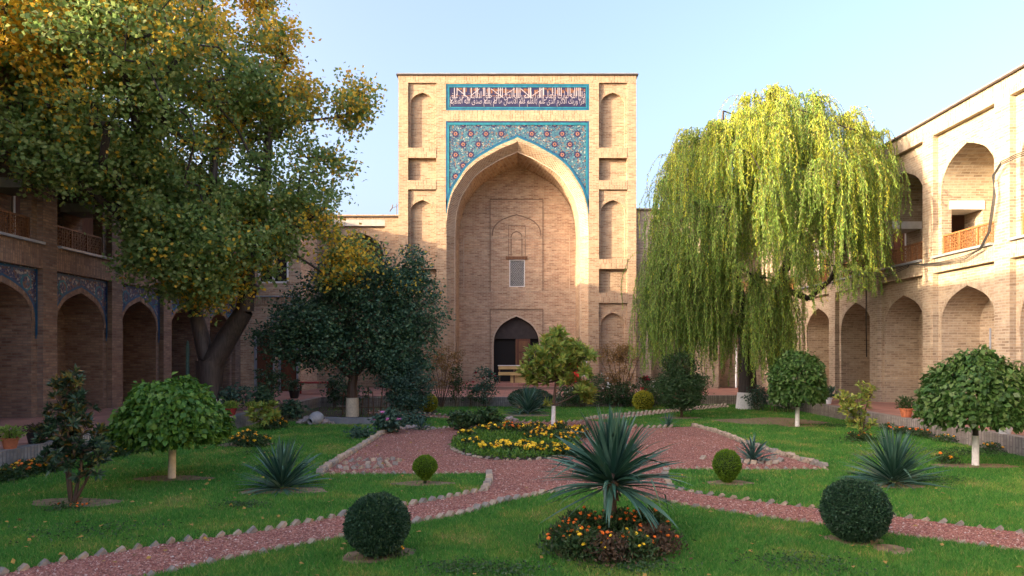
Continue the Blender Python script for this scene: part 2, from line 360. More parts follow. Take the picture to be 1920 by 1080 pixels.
def holes_face(mb, F, u0, u1, z0, z1, holes, v=0, mi=0):
    us = sorted({u0, u1}|{h[i] for h in holes for i in (0, 1) if u0 < h[i] < u1}); zs = sorted({z0, z1}|{h[i] for h in holes for i in (2, 3) if z0 < h[i] < z1})
    for a, b_ in zip(us, us[1:]):
        for c_, d in zip(zs, zs[1:]):
            um, zm = (a+b_)/2, (c_+d)/2
            if not any(h[0] < um < h[1] and h[2] < zm < h[3] for h in holes): rectf(mb, F, a, b_, c_, d, v, mi)
def arch_face(mb, F, u0, u1, z0, z1, uc, half, zb, zs, rise, v=0, fine=1, mi=0):
    if zb > z0: rectf(mb, F, u0, u1, z0, zb, v, mi)
    if uc-half > u0+1e-4: rectf(mb, F, u0, uc-half, zb, z1, v, mi)
    if uc+half < u1-1e-4: rectf(mb, F, uc+half, u1, zb, z1, v, mi)
    p = prof(uc, half, zs, rise, fine)
    for a, b_ in zip(p, p[1:]): mb.face([F(a[0], v, a[1]), F(b_[0], v, b_[1]), F(b_[0], v, z1), F(a[0], v, z1)], mi)
def reveal(mb, F, a, b_, v0, v1, zb0, zb1=None, sill=True, fine=1, mi=0, straight=True):
    """a,b: (uc, half, zs, rise) at depth v0 and v1"""
    p, q = prof(*a, fine), prof(*b_, fine)
    for i in range(len(p)-1):
        mb.face([F(p[i][0], v0, p[i][1]), F(p[i+1][0], v0, p[i+1][1]), F(q[i+1][0], v1, q[i+1][1]), F(q[i][0], v1, q[i][1])], mi)
    if straight:
        for k in (0, -1): mb.face([F(p[k][0], v0, zb0), F(p[k][0], v0, p[k][1]), F(q[k][0], v1, q[k][1]), F(q[k][0], v1, zb0)], mi)
    if sill: mb.face([F(p[0][0], v0, zb0), F(p[-1][0], v0, zb0), F(q[-1][0], v1, zb0), F(q[0][0], v1, zb0)], mi)
def arch_fill(mb, F, uc, half, zb, zs, rise, v, fine=1, mi=0):
    mb.face([F(uc-half, v, zb)]+[F(u, v, z) for u, z in prof(uc, half, zs, rise, fine)]+[F(uc+half, v, zb)], mi)
def ring(mb, F, a, b_, v, fine=1, mi=0, zlow=None):
    p, q = prof(*a, fine), prof(*b_, fine)
    for i in range(len(p)-1): mb.face([F(p[i][0], v, p[i][1]), F(p[i+1][0], v, p[i+1][1]), F(q[i+1][0], v, q[i+1][1]), F(q[i][0], v, q[i][1])], mi)
    if zlow is not None:
        for k in (0, -1): mb.face([F(p[k][0], v, zlow), F(p[k][0], v, p[k][1]), F(q[k][0], v, q[k][1]), F(q[k][0], v, zlow)], mi)
def slab(mb, F, u0, u1, v0, v1, z0, z1, mi=0):
    mb.hexa([F(u0, v0, z0), F(u1, v0, z0), F(u1, v1, z0), F(u0, v1, z0), F(u0, v0, z1), F(u1, v0, z1), F(u1, v1, z1), F(u0, v1, z1)], mi)
TZ = .36                                                        # terrace level above the lawn
# ---------------------------------------------------------------- wooden railing, one mesh shared by all
def railing_mesh(name, m_):
    mb = MB(); W, H = 2.36, .60
    for z in (.02, H-.03): mb.box((-W/2, -.03, z), (W/2, .03, z+.05))
    for x in (-W/2, -W/6, W/6, W/2-.05): mb.box((x, -.028, .07), (x+.05, .028, H-.03))
    for k in range(3):
        x0 = -W/2+.05+k*(W/3); x1 = x0+W/3-.06 if k < 2 else W/2-.05
        nx, nz = 9, 6; dx = (x1-x0)/nx; dz = (H-.10)/nz
        for i in range(1, nx): mb.box((x0+dx*i-.006, -.012, .07), (x0+dx*i+.006, .012, H-.03))
        for j in range(1, nz): mb.box((x0, -.011, .07+dz*j-.006), (x1, .011, .07+dz*j+.006))
        for i in range(nx):
            for j in range(nz):
                if (i+j*2) % 3 == 0: mb.bar((x0+dx*i, -.013, .07+dz*j), (x0+dx*(i+1), -.013, .07+dz*(j+1)), .014, .01, up=(0, 1, 0))
                elif (i+j) % 3 == 1: mb.bar((x0+dx*(i+1), -.013, .07+dz*j), (x0+dx*i, -.013, .07+dz*(j+1)), .014, .01, up=(0, 1, 0))
    me = bpy.data.meshes.new(name); me.from_pydata(mb.v, [], mb.f); me.materials.append(m_); return me
RAILL, RAILR = railing_mesh('railing', M['rail']), railing_mesh('railing', M['railR'])
def put(name, me, parent, loc, rz=0):
    o = bpy.data.objects.new(name, me); COL.objects.link(o); o.rotation_euler[2] = rz
    if parent is not None: o.parent = parent; o.location = Vector(loc)-wloc(parent)
    else: o.location = loc
    return o
ROOF = 9.30
def wing(F, centres, sp, rec_half, arch_half, label, name, bm_, sm_, nm_, rails, rootloc, rot, low, mosaic=False, u_lo=None, u_hi=None, roof=ROOF, up=True, sides=(1, 1), lo_deep=1.15, depth_back=4.0, rot2=0):
    """low = (recess top, arch spring, arch apex)"""
    root = thing(name, label, 'building', rootloc)
    w_, sd_, nch = MB(), MB(), MB()
    rtop, lsp, lap = low; sill = 5.0; RD = .17; LD = 1.95
    us, ua, ut = 6.85, 8.12, 8.74
    lo = u_lo if u_lo is not None else centres[0]-sp/2; hi = u_hi if u_hi is not None else centres[-1]+sp/2
    holes = []
    for c in centres:
        holes += [(c-rec_half, c+rec_half, TZ-.05, rtop), (c-rec_half, c+rec_half, rtop, sill), (c-rec_half, c+rec_half, sill, ut)]
    holes_face(w_, F, lo, hi, TZ-.1, ut, holes)
    rectf(sd_, F, lo, hi, ut, roof-.06)                          # brick-on-end frieze
    for ci, c in enumerate(centres):
        rectf(sd_, F, c-rec_half, c+rec_half, rtop, sill-.002)
        # lower recess
        a0, a1, z0 = c-rec_half, c+rec_half, TZ-.05
        for u in (a0, a1): w_.face([F(u, 0, z0), F(u, RD, z0), F(u, RD, rtop), F(u, 0, rtop)])
        w_.face([F(a0, 0, rtop), F(a1, 0, rtop), F(a1, RD, rtop), F(a0, RD, rtop)])
        A = (c, arch_half, lsp, lap-lsp)
        if mosaic:
            zl = lsp+.10; B_ = (c, arch_half+.13, lsp, lap+.20-lsp)
            w2 = MB(); arch_face(w2, F, a0+.002, a1-.002, lsp-.02, rtop-.002, *B_[:2], lsp-.02, lsp, B_[3], RD-.02)
            meds = []
            for s in (-1, 1):
                med = MB(); meds.append(med)
                k = 14; uc, zc = c+s*rec_half*.66, rtop-.42
                pts = [(uc+(.19+.02*(j % 2))*math.cos(2*math.pi*j/k), zc+(.22+.02*(j % 2))*math.sin(2*math.pi*j/k)) for j in range(k)]
                med.face([F(u, RD-.03, z) for u, z in pts]); med.face([F(uc+(u-uc)*.72, RD-.036, zc+(z-zc)*.72) for u, z in pts], 1)
            tp = w2.build('tile_spandrel', M['mosaicD'], root); [med.build('medallion', [M['teal'], M['mosaicD']], tp) for med in meds]
            bd = MB(); ring(bd, F, (c, arch_half+.15, lsp, lap+.23-lsp), (c, arch_half+.10, lsp, lap+.16-lsp), RD-.035, zlow=2.45)
            for u in (a0+.02, a1-.07): rectf(bd, F, u, u+.05, lsp-.3, rtop-.03, RD-.034)
            rectf(bd, F, a0+.02, a1-.02, rtop-.08, rtop-.03, RD-.036); bd.build('tile_border', M['teal2'], tp)
            arch_face(w_, F, a0, a1, z0, rtop, c, arch_half, z0, lsp, lap-lsp, RD)
            ring(sd_, F, (c, arch_half+.10, lsp, lap+.16-lsp), A, RD-.03); 
        else:
            arch_face(w_, F, a0, a1, z0, rtop, c, arch_half, z0, lsp, lap-lsp, RD)
            ring(sd_, F, (c, arch_half+.12, lsp, lap+.15-lsp), A, RD-.012, zlow=lsp-.3)
        nb = (c, arch_half*.985, lsp, (lap-lsp)*.95)
        reveal(nch, F, A, nb, RD, RD+lo_deep, z0, sill=False)
        arch_fill(nch, F, c, arch_half*.985, z0, lsp, (lap-lsp)*.95, RD+lo_deep)
        # upper loggia
        for u in (a0, a1): w_.face([F(u, 0, sill), F(u, RD, sill), F(u, RD, ut), F(u, 0, ut)])
        w_.face([F(a0, 0, ut), F(a1, 0, ut), F(a1, RD, ut), F(a0, RD, ut)])
        w_.face([F(a0, 0, sill), F(a1, 0, sill), F(a1, RD, sill), F(a0, RD, sill)])
        arch_face(w_, F, a0, a1, sill, ut, c, arch_half, sill, us, ua-us, RD)
        ring(sd_, F, (c, arch_half+.12, us, ua+.14-us), (c, arch_half, us, ua-us), RD-.012, zlow=us-.3)
        UA = (c, arch_half, us, ua-us); UB = (c, arch_half*.99, us, (ua-us)*.98)
        reveal(nch, F, UA, UB, RD, LD, sill-.12, sill=True, straight=False)
        arch_fill(nch, F, c, arch_half*.99, sill-.12, us, (ua-us)*.98, LD)
        for s in (-1, 1):                                        # cross walls pierced by a passage under a plastered lintel
            u = c+s*arch_half; v0_, v1_ = RD+.30, RD+1.25; zt = 6.45
            open_ = sides[0] if (s < 0 and ci == 0) else (sides[1] if (s > 0 and ci == len(centres)-1) else 1)
            for (x0, x1, y0, y1) in ((RD, v0_, sill-.12, us), (v1_, LD, sill-.12, us), (v0_, v1_, zt+.26, us)): nch.face([F(u, x0, y0), F(u, x1, y0), F(u, x1, y1), F(u, x0, y1)])
            if not open_: nch.face([F(u, v0_, sill-.12), F(u, v1_, sill-.12), F(u, v1_, zt+.26), F(u, v0_, zt+.26)])
    # passages through the cross walls
    for a, b_ in zip(centres, centres[1:]):
        lint = MB()
        u0, u1 = a+arch_half, b_-arch_half; v0_, v1_ = RD+.30, RD+1.25; zt = 6.45
        for v in (v0_, v1_): nch.face([F(u0, v, sill-.12), F(u1, v, sill-.12), F(u1, v, zt), F(u0, v, zt)])
        nch.face([F(u0, v0_, sill-.12), F(u1, v0_, sill-.12), F(u1, v1_, sill-.12), F(u0, v1_, sill-.12)])
        slab(lint, F, u0-.02, u1+.02, v0_-.05, v1_+.05, zt, zt+.26)
        lint.build('lintel', M['white'] if not mosaic else M['plaster'], root)
    w_.build('wall', bm_, root); sd_.build('soldier_course', sm_, root); nch.build('arched_niche', nm_, root)
    # per bay: sill, railing, loggia door
    for ci, c in enumerate(centres):
        s1 = MB(); slab(s1, F, c-rec_half+.04, c+rec_half-.04, -.10, RD+.02, sill-.035, sill+.03); s1.build('window_sill', M['metal'], root)
        x, y, z = F(c, RD+.06, sill+.04); o = put('railing', rails, root, (x, y, z), rot)
        if arch_half < 1.1: o.scale[0] = (arch_half*2)/2.37
        d = MB(); uo = c-.15 if ci % 2 else c+.1
        slab(d, F, uo-.42, uo+.42, LD-.06, LD-.01, sill-.1, sill+1.75); dd = d.build('loggia_door', M['door'], root)
        fr = MB()
        for (u0, u1, z0, z1) in ((uo-.50, uo-.42, sill-.1, sill+1.83), (uo+.42, uo+.50, sill-.1, sill+1.83), (uo-.42, uo+.42, sill+1.75, sill+1.83)): slab(fr, F, u0, u1, LD-.10, LD-.02, z0, z1)
        fr.build('door_frame', M['white'], dd)
    # roof and cornice
    rf = MB(); slab(rf, F, lo-.02 if not sides[0] else lo, hi, .02, depth_back, roof-.5, roof-.05); rf.build('roof', M['plaster'], root)
    cn = MB(); slab(cn, F, lo, hi, -.09, .5, roof-.06, roof-.015); slab(cn, F, lo, hi, -.02, .6, roof-.014, roof+.05, 1)
    rr = random.Random(3); u = lo+.3
    while u < hi-.6:
        l_ = rr.uniform(.15, .6)
        if rr.random() < .35: slab(cn, F, u, u+l_, .02, .2, roof+.052, roof+.052+rr.uniform(.015, .05), 1)
        u += l_+rr.uniform(.1, 1)
    cn.build('cornice', [M['dmetal'], bm_], root)
    bk = MB(); slab(bk, F, lo, hi, LD+.3, depth_back, TZ-.3, roof-.5); bk.build('rear_wall', nm_, root)
    return root
YR = [13.07, 16.30, 19.57, 22.8, 26.03, 29.27, 32.5]
wr = wing(FR, YR, 3.235, 1.35, 1.19, 'sunlit two-storey pale brick arcade along the right of the courtyard, behind the willow', 'arcade_wing', M['brickR'], M['soldR'], M['brickR'], RAILR, (12.7, 22.8, TZ), R(90), (4.53, 2.86, 4.02), sides=(1, 0), u_lo=-16., u_hi=33.75)
YL = [13.87, 16.97, 20.07, 23.17, 26.27, 29.37]
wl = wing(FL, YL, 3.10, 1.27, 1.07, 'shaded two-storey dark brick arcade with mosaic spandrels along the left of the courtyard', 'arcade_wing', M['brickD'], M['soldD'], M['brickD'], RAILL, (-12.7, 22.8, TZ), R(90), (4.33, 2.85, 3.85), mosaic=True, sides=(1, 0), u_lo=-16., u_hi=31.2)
FB = front(33.75)
wbr = wing(FB, [7.86, 11.2], 3.3, 1.30, 1.19, 'pale brick range behind the willow, between the tall portal and the right arcade', 'rear_range', M['brickR'], M['soldR'], M['brickR'], RAILR, (9.2, 33.75, TZ), 0, (4.45, 2.86, 4.0), u_lo=5.60, u_hi=12.7, roof=9.22, sides=(0, 0))
wbl = wing(FB, [-7.9], 3.1, 1.30, 1.19, 'buff brick range behind the dark tree, left of the tall portal', 'rear_range', M['brick'], M['sold'], M['brick'], RAILL, (-8, 33.75, TZ), 0, (4.45, 2.86, 4.0), u_lo=-10.2, u_hi=-5.65, roof=8.9, sides=(0, 0))
q = MB(); slab(q, FL, 3.5, 12.2, .3, 3.5, ROOF-.04, 10.35); q.build('unseen_shadow_block', M['brickD'], wl)  # unseen block added on the roof to lift the shadow on the right arcade
# corner block at the back left with two doors
FC = front(31.2)
cb = thing('corner_block', 'shaded brick corner block with two dark doors at the back left', 'building', (-11.5, 31.2, TZ))
w_ = MB(); dh = [(-12.05, -11.15, TZ-.1, 3.0), (-10.95, -10.1+.02, TZ-.1, 3.0)]
wu = [(-11.9, -10.5, 5.3, 6.9)]
holes_face(w_, FC, -12.7, -9.95, TZ-.1, 4.3, [(h[0], h[1], h[2], h[3]) for h in dh]); holes_face(w_, FC, -12.7, -9.95, 4.66, 8.6, wu)
w_.face([(-9.95, 31.2, TZ-.1), (-9.95, 33.75, TZ-.1), (-9.95, 33.75, 8.6), (-9.95, 31.2, 8.6)])
w_.build('wall', M['brickI'], cb)
s_ = MB(); slab(s_, FC, -12.7, -9.93, -.04, .1, 4.3, 4.66); slab(s_, FC, -12.7, -9.93, -.03, .3, 8.6, 8.86); s_.build('soldier_course', M['sold'], cb)
s_ = MB(); slab(s_, FC, -12.7, -9.9, -.1, .2, 4.66, 4.71); slab(s_, FC, -12.7, -9.9, -.08, 3, 8.86, 8.9); s_.build('cornice', M['metal'], cb)
for h in dh:
    d = MB(); slab(d, FC, h[0], h[1], .12, .17, h[2], h[3]); dd = d.build('door', M['door'], cb)
    for k in range(2):
        q = MB(); slab(q, FC, h[0]+.12, h[1]-.12, .09, .118, h[2]+.3+k*1.25, h[2]+1.3+k*1.2); q.build('door_panel', M['door'], dd)
    q = MB()
    for (u0, u1, z0, z1) in ((h[0]-.02, h[0]+.06, h[2], h[3]+.03), (h[1]-.06, h[1]+.02, h[2], h[3]+.03), (h[0]+.06, h[1]-.06, h[3]-.05, h[3]+.03)): slab(q, FC, u0, u1, -.03, .12, z0, z1)
    q.build('door_frame', M['metal'], dd)
d = MB(); slab(d, FC, *wu[0][:2], .2, .25, *wu[0][2:]); wd = d.build('window', M['black'], cb)
q = MB()
for (u0, u1, z0, z1) in ((-11.9, -11.82, 5.3, 6.9), (-10.58, -10.5, 5.3, 6.9), (-11.24, -11.16, 5.3, 6.9), (-11.9, -10.5, 6.82, 6.9), (-11.9, -10.5, 5.3, 5.38)): slab(q, FC, u0, u1, -.02, .1+u0*.001, z0, z1)
q.build('window_frame', M['white'], wd)
# ---------------------------------------------------------------- the tall portal
YP = 33.4; FP = front(YP); S = YP/1280
U = lambda px: (px-972)*S
Z = lambda py: EYE-(py-665)*S
por = thing('portal', 'tall square brick portal with turquoise tile spandrels and a deep pointed arch in the centre', 'building', (0, YP, TZ))
UL, UR_, ZT = U(747), U(1193), Z(141)
cols = [(765, 818), (1123, 1176)]
rows = [(155, 277, 'arch', 172, 24), (296, 338, 'flat'), (355, 486, 'arch', 374, 23), (504, 549, 'flat'), (568, 742, 'arch', 586, 23)]
bands = [(277, 296), (338, 355), (486, 504), (549, 568)]
w_, sd_ = MB(), MB(); zb = TZ-.1
tile = (U(836), U(1105), Z(207), Z(157)); tilb = (U(836), U(1104.5), zb, Z(227)); midb = (U(836), U(1105), Z(227), Z(207))
holes = [tile, tilb, midb]
for (x0, x1) in cols:
    for r in rows: holes.append((U(x0), U(x1), max(zb, Z(r[1])) if r[1] < 740 else TZ+.25, Z(r[0])))
    for b_ in bands: holes.append((U(x0), U(x1), Z(b_[1]), Z(b_[0])))
holes_face(w_, FP, UL, UR_, zb, Z(155), holes)
rectf(sd_, FP, UL, UR_, Z(155), ZT); rectf(sd_, FP, *midb)
tops = [holes[3+i] for i in range(0)]
for (x0, x1) in cols:
    for b_ in bands: slab(sd_, FP, U(x0), U(x1), -.012, .03, Z(b_[1]), Z(b_[0]))
    for r in rows:
        u0, u1, z1 = U(x0), U(x1), Z(r[0]); z0 = Z(r[1]) if r[1] < 740 else TZ+.25
        D1 = .22 if r[2] == 'flat' else .10
        for u in (u0, u1): w_.face([FP(u, 0, z0), FP(u, D1, z0), FP(u, D1, z1), FP(u, 0, z1)])
        for z in (z0, z1): w_.face([FP(u0, 0, z), FP(u1, 0, z), FP(u1, D1, z), FP(u0, D1, z)])
        if r[2] == 'flat':
            rectf(w_, FP, u0, u1, z0, z1, D1)
        else:
            uc = (u0+u1)/2; h = .58; za = Z(r[3]); zs = za-.62
            arch_face(w_, FP, u0, u1, z0, z1, uc, h, z0+.02, zs, .62, D1)
            reveal(w_, FP, (uc, h, zs, .62), (uc, h, zs, .62), D1, .25, z0+.02)
            arch_fill(w_, FP, uc, h, z0+.02, zs, .62, .25)
            ring(sd_, FP, (uc, h+.13, zs, .78), (uc, h, zs, .62), D1-.015)
# sides, top
for u in (UL, UR_): w_.face([FP(u, 0, zb), FP(u, 4.6, zb), FP(u, 4.6, ZT), FP(u, 0, ZT)])
rectf(w_, FP, UL, UR_, zb, ZT, 4.6)
AO = (U(970.3), 3.49, Z(440), Z(264.5)-Z(440)); zsp = Z(440)
AT = (U(970.3), 3.51, Z(436), Z(257)-Z(436))
AI = (U(970.3), 3.10, zsp, 12.10-zsp)
# flat brick rim between tile and chamfer, voussoir chamfer, deep soffit
ring(w_, FP, AT, AO, 0, fine=3); 
sf = MB(); reveal(sf, FP, AI, (U(970.3), 3.06, zsp, 11.95-zsp), .40, 2.45, .3, sill=False, fine=3); sf.build('soffit', M['brick'], por)
vs = MB(); reveal(vs, FP, AO, AI, 0, .40, .3, sill=False, fine=4)
# raised joints of the radial voussoirs
p, q = prof(*AO, 4), prof(*AI, 4)
def walk(pl, n_):
    d = [0]
    for a, b_ in zip(pl, pl[1:]): d.append(d[-1]+math.hypot(b_[0]-a[0], b_[1]-a[1]))
    out = []; j = 0
    for k in range(n_+1):
        t = d[-1]*k/n_
        while j < len(d)-2 and d[j+1] < t: j += 1
        f = (t-d[j])/(d[j+1]-d[j]); out.append((pl[j][0]+(pl[j+1][0]-pl[j][0])*f, pl[j][1]+(pl[j+1][1]-pl[j][1])*f))
    return out
pw, qw = walk(p, 150), walk(q, 150)
vj = MB()
for k in range(0, 151):
    a, b_ = Vector(FP(pw[k][0], -.004, pw[k][1])), Vector(FP(qw[k][0], .396, qw[k][1]))
    vj.bar(a, b_, .016, .02)
vs.build('arch_ring', M['brick'], por); vj.build('voussoir_joint', M['rib'], por)
e = MB(); ring(e, FP, (U(970.3), 3.14, zsp, 12.15-zsp), (U(970.3), 3.08, zsp, 12.07-zsp), .385, fine=3, zlow=.4); e.build('arch_lip', M['rib'], por)
w_.build('wall', M['brick'], por); sd_.build('soldier_course', M['sold'], por)
# tile spandrel
ts = MB(); u0, u1 = tilb[0], tilb[1]
arch_face(ts, FP, u0, u1, Z(400), tilb[3], AT[0], 3.505, AT[2], AT[2], AT[3], .03, 3); ts.v = [(v[0], v[1], max(v[2], Z(400))) for v in ts.v]; w3 = MB()
for s in (0, 1): rectf(w3, FP, (u0, u1-.03)[s], (u0+.03, u1)[s], .3, Z(400), .0)
w3.build('arch_ring', M['brick'], por)
spn = ts.build('tile_spandrel', M['mosaic'], por)
for u in (u0, u1): pass
sp_, nav = MB(), MB()
pts0 = prof(*AT, 3)
def above(u, z):
    zz = np.interp(u, [a[0] for a in pts0], [a[1] for a in pts0]); return z > zz+.30 and z < tilb[3]-.12 and u0+.2 < u < u1-.2
for row, py in enumerate([232, 250.7, 270.4, 290, 310.5, 330.5, 350]):
    for k in range(-6, 7):
        uc = U(968.5+k*28.6+(14.3 if row % 2 == 0 else 0)); zc = Z(py)
        if not above(uc, zc): continue
        ptn = lambda r0, r1, n_=8, ph=0: [(uc+(r0 if j % 2 == 0 else r1)*math.cos(math.pi*j/n_+ph), zc+(r0 if j % 2 == 0 else r1)*math.sin(math.pi*j/n_+ph)) for j in range(2*n_)]
        nav.face([FP(a, .026, b_) for a, b_ in ptn(.19, .15, 8)]); sp_.face([FP(a, .022, b_) for a, b_ in ptn(.115, .065, 8, .2)])
        nav.face([FP(a, .018, b_) for a, b_ in ptn(.05, .04, 4)])
nav.build('medallion', M['navy'], spn); sp_.build('star', M['star'], spn)
bd = MB(); bw = .13
def offset_ring(mb, v, d, th, mi):
    pl = prof(*AT, 3); out = []
    for i, (u, z) in enumerate(pl):
        a, b_ = pl[max(i-1, 0)], pl[min(i+1, len(pl)-1)]; t = Vector((b_[0]-a[0], b_[1]-a[1])).normalized(); nn = Vector((-t.y, t.x))
        out.append(((min(max(u+nn.x*d, u0), u1), z+nn.y*d), (min(max(u+nn.x*(d+th), u0), u1), z+nn.y*(d+th))))
    for a, b_ in zip(out, out[1:]): mb.face([FP(a[0][0], v, a[0][1]), FP(b_[0][0], v, b_[0][1]), FP(b_[1][0], v, b_[1][1]), FP(a[1][0], v, a[1][1])], mi)
offset_ring(bd, .010, .0, .06, 0); offset_ring(bd, .006, .06, .07, 1)
for a, b_, c_, d in ((u0, u0+.07, 1, .006), (u0+.07, u0+.16, 0, .008), (u1-.16, u1-.07, 0, .008), (u1-.07, u1, 1, .006)): rectf(bd, FP, a, b_, Z(390), tilb[3], d, c_)
rectf(bd, FP, u0+.07, u1-.07, tilb[3]-.19, tilb[3]-.07, .004, 0); rectf(bd, FP, u0+.07, u1-.07, tilb[3]-.07, tilb[3], .005, 2)
bd.build('tile_border', [M['teal'], M['teal2'], M['navy']], por)
# inscription
a, b_, c_, d = tile
ins = MB(); rectf(ins, FP, a, b_, c_, d, .03); isn = ins.build('inscription_panel', M['navy'], por)
ib = MB()
for k, (o_, t_, mi) in enumerate(((0, .06, 0), (.06, .05, 1), (.11, .06, 0))):
    v = .02-.004*k
    rectf(ib, FP, a+o_, b_-o_, c_+o_, c_+o_+t_, v, mi); rectf(ib, FP, a+o_, b_-o_, d-o_-t_, d-o_, v, mi)
    rectf(ib, FP, a+o_, a+o_+t_, c_+o_+t_, d-o_-t_, v, mi); rectf(ib, FP, b_-o_-t_, b_-o_, c_+o_+t_, d-o_-t_, v, mi)
ib.build('tile_border', [M['teal'], M['teal2']], isn)
rb = MB(); rr = random.Random(5); uu = a+.2; H_ = d-c_
while uu < b_-.25:
    l_ = rr.uniform(.05, .16); z1 = d-.19-rr.uniform(0, .1); z0 = z1-rr.uniform(.05, .22)
    if rr.random() < .75: rectf(rb, FP, uu, uu+l_, z0, z1, .027)
    uu += l_*rr.uniform(.6, 1.4)
for k in range(26):
    uu = a+.25+k*(b_-a-.5)/26; rectf(rb, FP, uu, uu+.16, d-.60, d-.56, .0265)
rb.build('scroll_ornament', M['rust'], isn)
AR = {'ا': (0xFE8D, 2), 'ب': (0xFE8F, 4), 'ت': (0xFE95, 4), 'خ': (0xFEA5, 4), 'د': (0xFEA9, 2), 'ذ': (0xFEAB, 2), 'ر': (0xFEAD, 2), 'س': (0xFEB1, 4), 'ص': (0xFEB9, 4), 'ظ': (0xFEC5, 4), 'ع': (0xFEC9, 4), 'ق': (0xFED5, 4), 'ك': (0xFED9, 4), 'ل': (0xFEDD, 4), 'م': (0xFEE1, 4), 'ن': (0xFEE5, 4), 'ه': (0xFEE9, 4), 'و': (0xFEED, 2), 'ى': (0xFEEF, 2), 'ي': (0xFEF1, 4), 'ط': (0xFEC1, 4), 'ف': (0xFED1, 4)}
def shape(t):
    out = []; i = 0; prev = False
    while i < len(t):
        ch = t[i]
        if ch == 'ل' and i+1 < len(t) and t[i+1] == 'ا':
            out.append(chr(0xFEFC if prev else 0xFEFB)); prev = False; i += 2; continue
        if ch not in AR: out.append(ch); prev = False; i += 1; continue
        base, k = AR[ch]; nxt = i+1 < len(t) and t[i+1] in AR and k == 4
        out.append(chr(base+(3 if prev and nxt else 1 if prev else 2 if nxt else 0))); prev = k == 4; i += 1
    return ''.join(reversed(out))
def script_row(txt, z0, hgt, name, ua, ub, v):
    cu = bpy.data.curves.new(name, 'FONT'); cu.body = shape(txt); cu.size = 1; cu.offset = 0; cu.resolution_u = 3; cu.offset = -.010
    o = bpy.data.objects.new(name, cu); COL.objects.link(o); bpy.context.view_layer.update()
    me = bpy.data.meshes.new_from_object(o.evaluated_get(bpy.context.evaluated_depsgraph_get())); bpy.data.objects.remove(o)
    co = np.zeros(len(me.vertices)*3); me.vertices.foreach_get('co', co); co = co.reshape(-1, 3)
    lo, hi = co.min(0), co.max(0); out = np.zeros_like(co)
    out[:, 0] = ua+(co[:, 0]-lo[0])/(hi[0]-lo[0])*(ub-ua); out[:, 2] = z0+(co[:, 1]-lo[1])/(hi[1]-lo[1])*hgt; out[:, 1] = YP+v
    out -= np.array(wloc(isn)); me.vertices.foreach_set('co', out.ravel()); me.materials.clear(); me.materials.append(M['script']); me.update()
    q_ = bpy.data.objects.new('lettering', me); COL.objects.link(q_); q_.parent = isn; return q_
script_row('قال الله تبارك وتعالى اقرا باسم ربك الذى خلق خلق الانسان من علق', c_+.42, .52, 'lettering', a+.2, b_-.2, .012)
script_row('اقرا وربك الاكرم الذى علم بالقلم علم الانسان ما لم يعلم صدق الله العظيم', c_+.18, .46, 'lettering', a+.2, b_-.2, .010)
st_ = MB()
for f in (.03, .05, .10, .107, .155, .19, .20, .245, .255, .28, .29, .355, .37, .385, .41, .47, .49, .50, .515, .58, .59, .595, .66, .67, .685, .69, .755, .775, .795, .805, .82, .87, .885, .92, .935, .95, .96):
    uu = a+.2+f*(b_-a-.4); rectf(st_, FP, uu, uu+.035, c_+.62+(hash(f) % 5)*.03, d-.19, .008)
for (f0, f1, y0, y1) in ((.05, .135, d-.24, c_+.60), (.30, .39, d-.24, c_+.62), (.52, .60, d-.24, c_+.60), (.15, .215, c_+.72, d-.24), (.40, .475, c_+.78, d-.24), (.60, .68, c_+.70, d-.24), (.34, .38, d-.36, d-.26)):
    x0, x1 = a+.2+f0*(b_-a-.4), a+.2+f1*(b_-a-.4); st_.face([FP(x0, .007, y0), FP(x0+.05, .007, y0), FP(x1+.05, .007, y1), FP(x1, .007, y1)])
st_.build('lettering', M['script'], isn)
# iwan back wall
YB = YP+2.45; FI = front(YB); SB = YB/1280; UB_ = lambda px: (px-972)*SB; ZB = lambda py: EYE-(py-665)*SB
bw_ = MB(); dc, dhf, dsp, dri = -.11, 1.2, 2.45, 1.6; FZ = .62
dr = (dc-dhf, dc+dhf, FZ-.3, dsp+dri)
lw_ = (UB_(955), UB_(984), ZB(538), ZB(487))
holes_face(bw_, FI, -3.25, 3.25, FZ-.3, 12.6, [(-1.5, 1.4, FZ-.3, 4.4), lw_]); arch_face(bw_, FI, -1.5, 1.4, FZ-.3, 4.4, dc, dhf, FZ-.3, dsp, dri)
reveal(bw_, FI, (dc, dhf, dsp, dri), (dc, dhf, dsp, dri), 0, .45, FZ-.3, sill=False)
bw_.build('recessed_wall', M['brickI'], por)
rl = MB(); gr = MB()
def line(x0, y0, x1, y1, mb=rl, t=.045, v=.02): 
    a0, a1, z0_, z1_ = UB_(min(x0, x1)), UB_(max(x0, x1)), ZB(max(y0, y1)), ZB(min(y0, y1))
    if x0 == x1: slab(mb, FI, a0-t/2, a0+t/2, -v, .01, z0_, z1_)
    else: slab(mb, FI, a0, a1, -v-.003, .01, z0_-t/2, z0_+t/2)
for x in (869.5, 1068): line(x, 446.5, x, 546)
line(869.5, 446.5, 1068, 446.5); line(869.5, 546, 1068, 546)
for x in (919, 1018): line(x, 374, x, 546, gr, .045, .03); line(x, 580, x, 722, gr, .045, .03)
line(919, 374, 1018, 374, gr, .05, .03); line(918, 580, 1018, 580, gr, .05, .03)
for x in (953.5, 985): line(x, 423, x, 481, gr, .03, .014)
line(953.5, 423, 985, 423, gr, .03, .014)
uc = UB_(968.5)
ring(gr, FI, (uc, 1.30, ZB(442), 1.14), (uc, 1.24, ZB(442), 1.07), -.02)
ring(gr, FI, (uc, .31, ZB(446), .37), (uc, .26, ZB(446), .31), -.013, zlow=ZB(480))
ring(rl, FI, (dc, dhf+.07, dsp, dri+.09), (dc, dhf, dsp, dri), -.02, zlow=FZ)
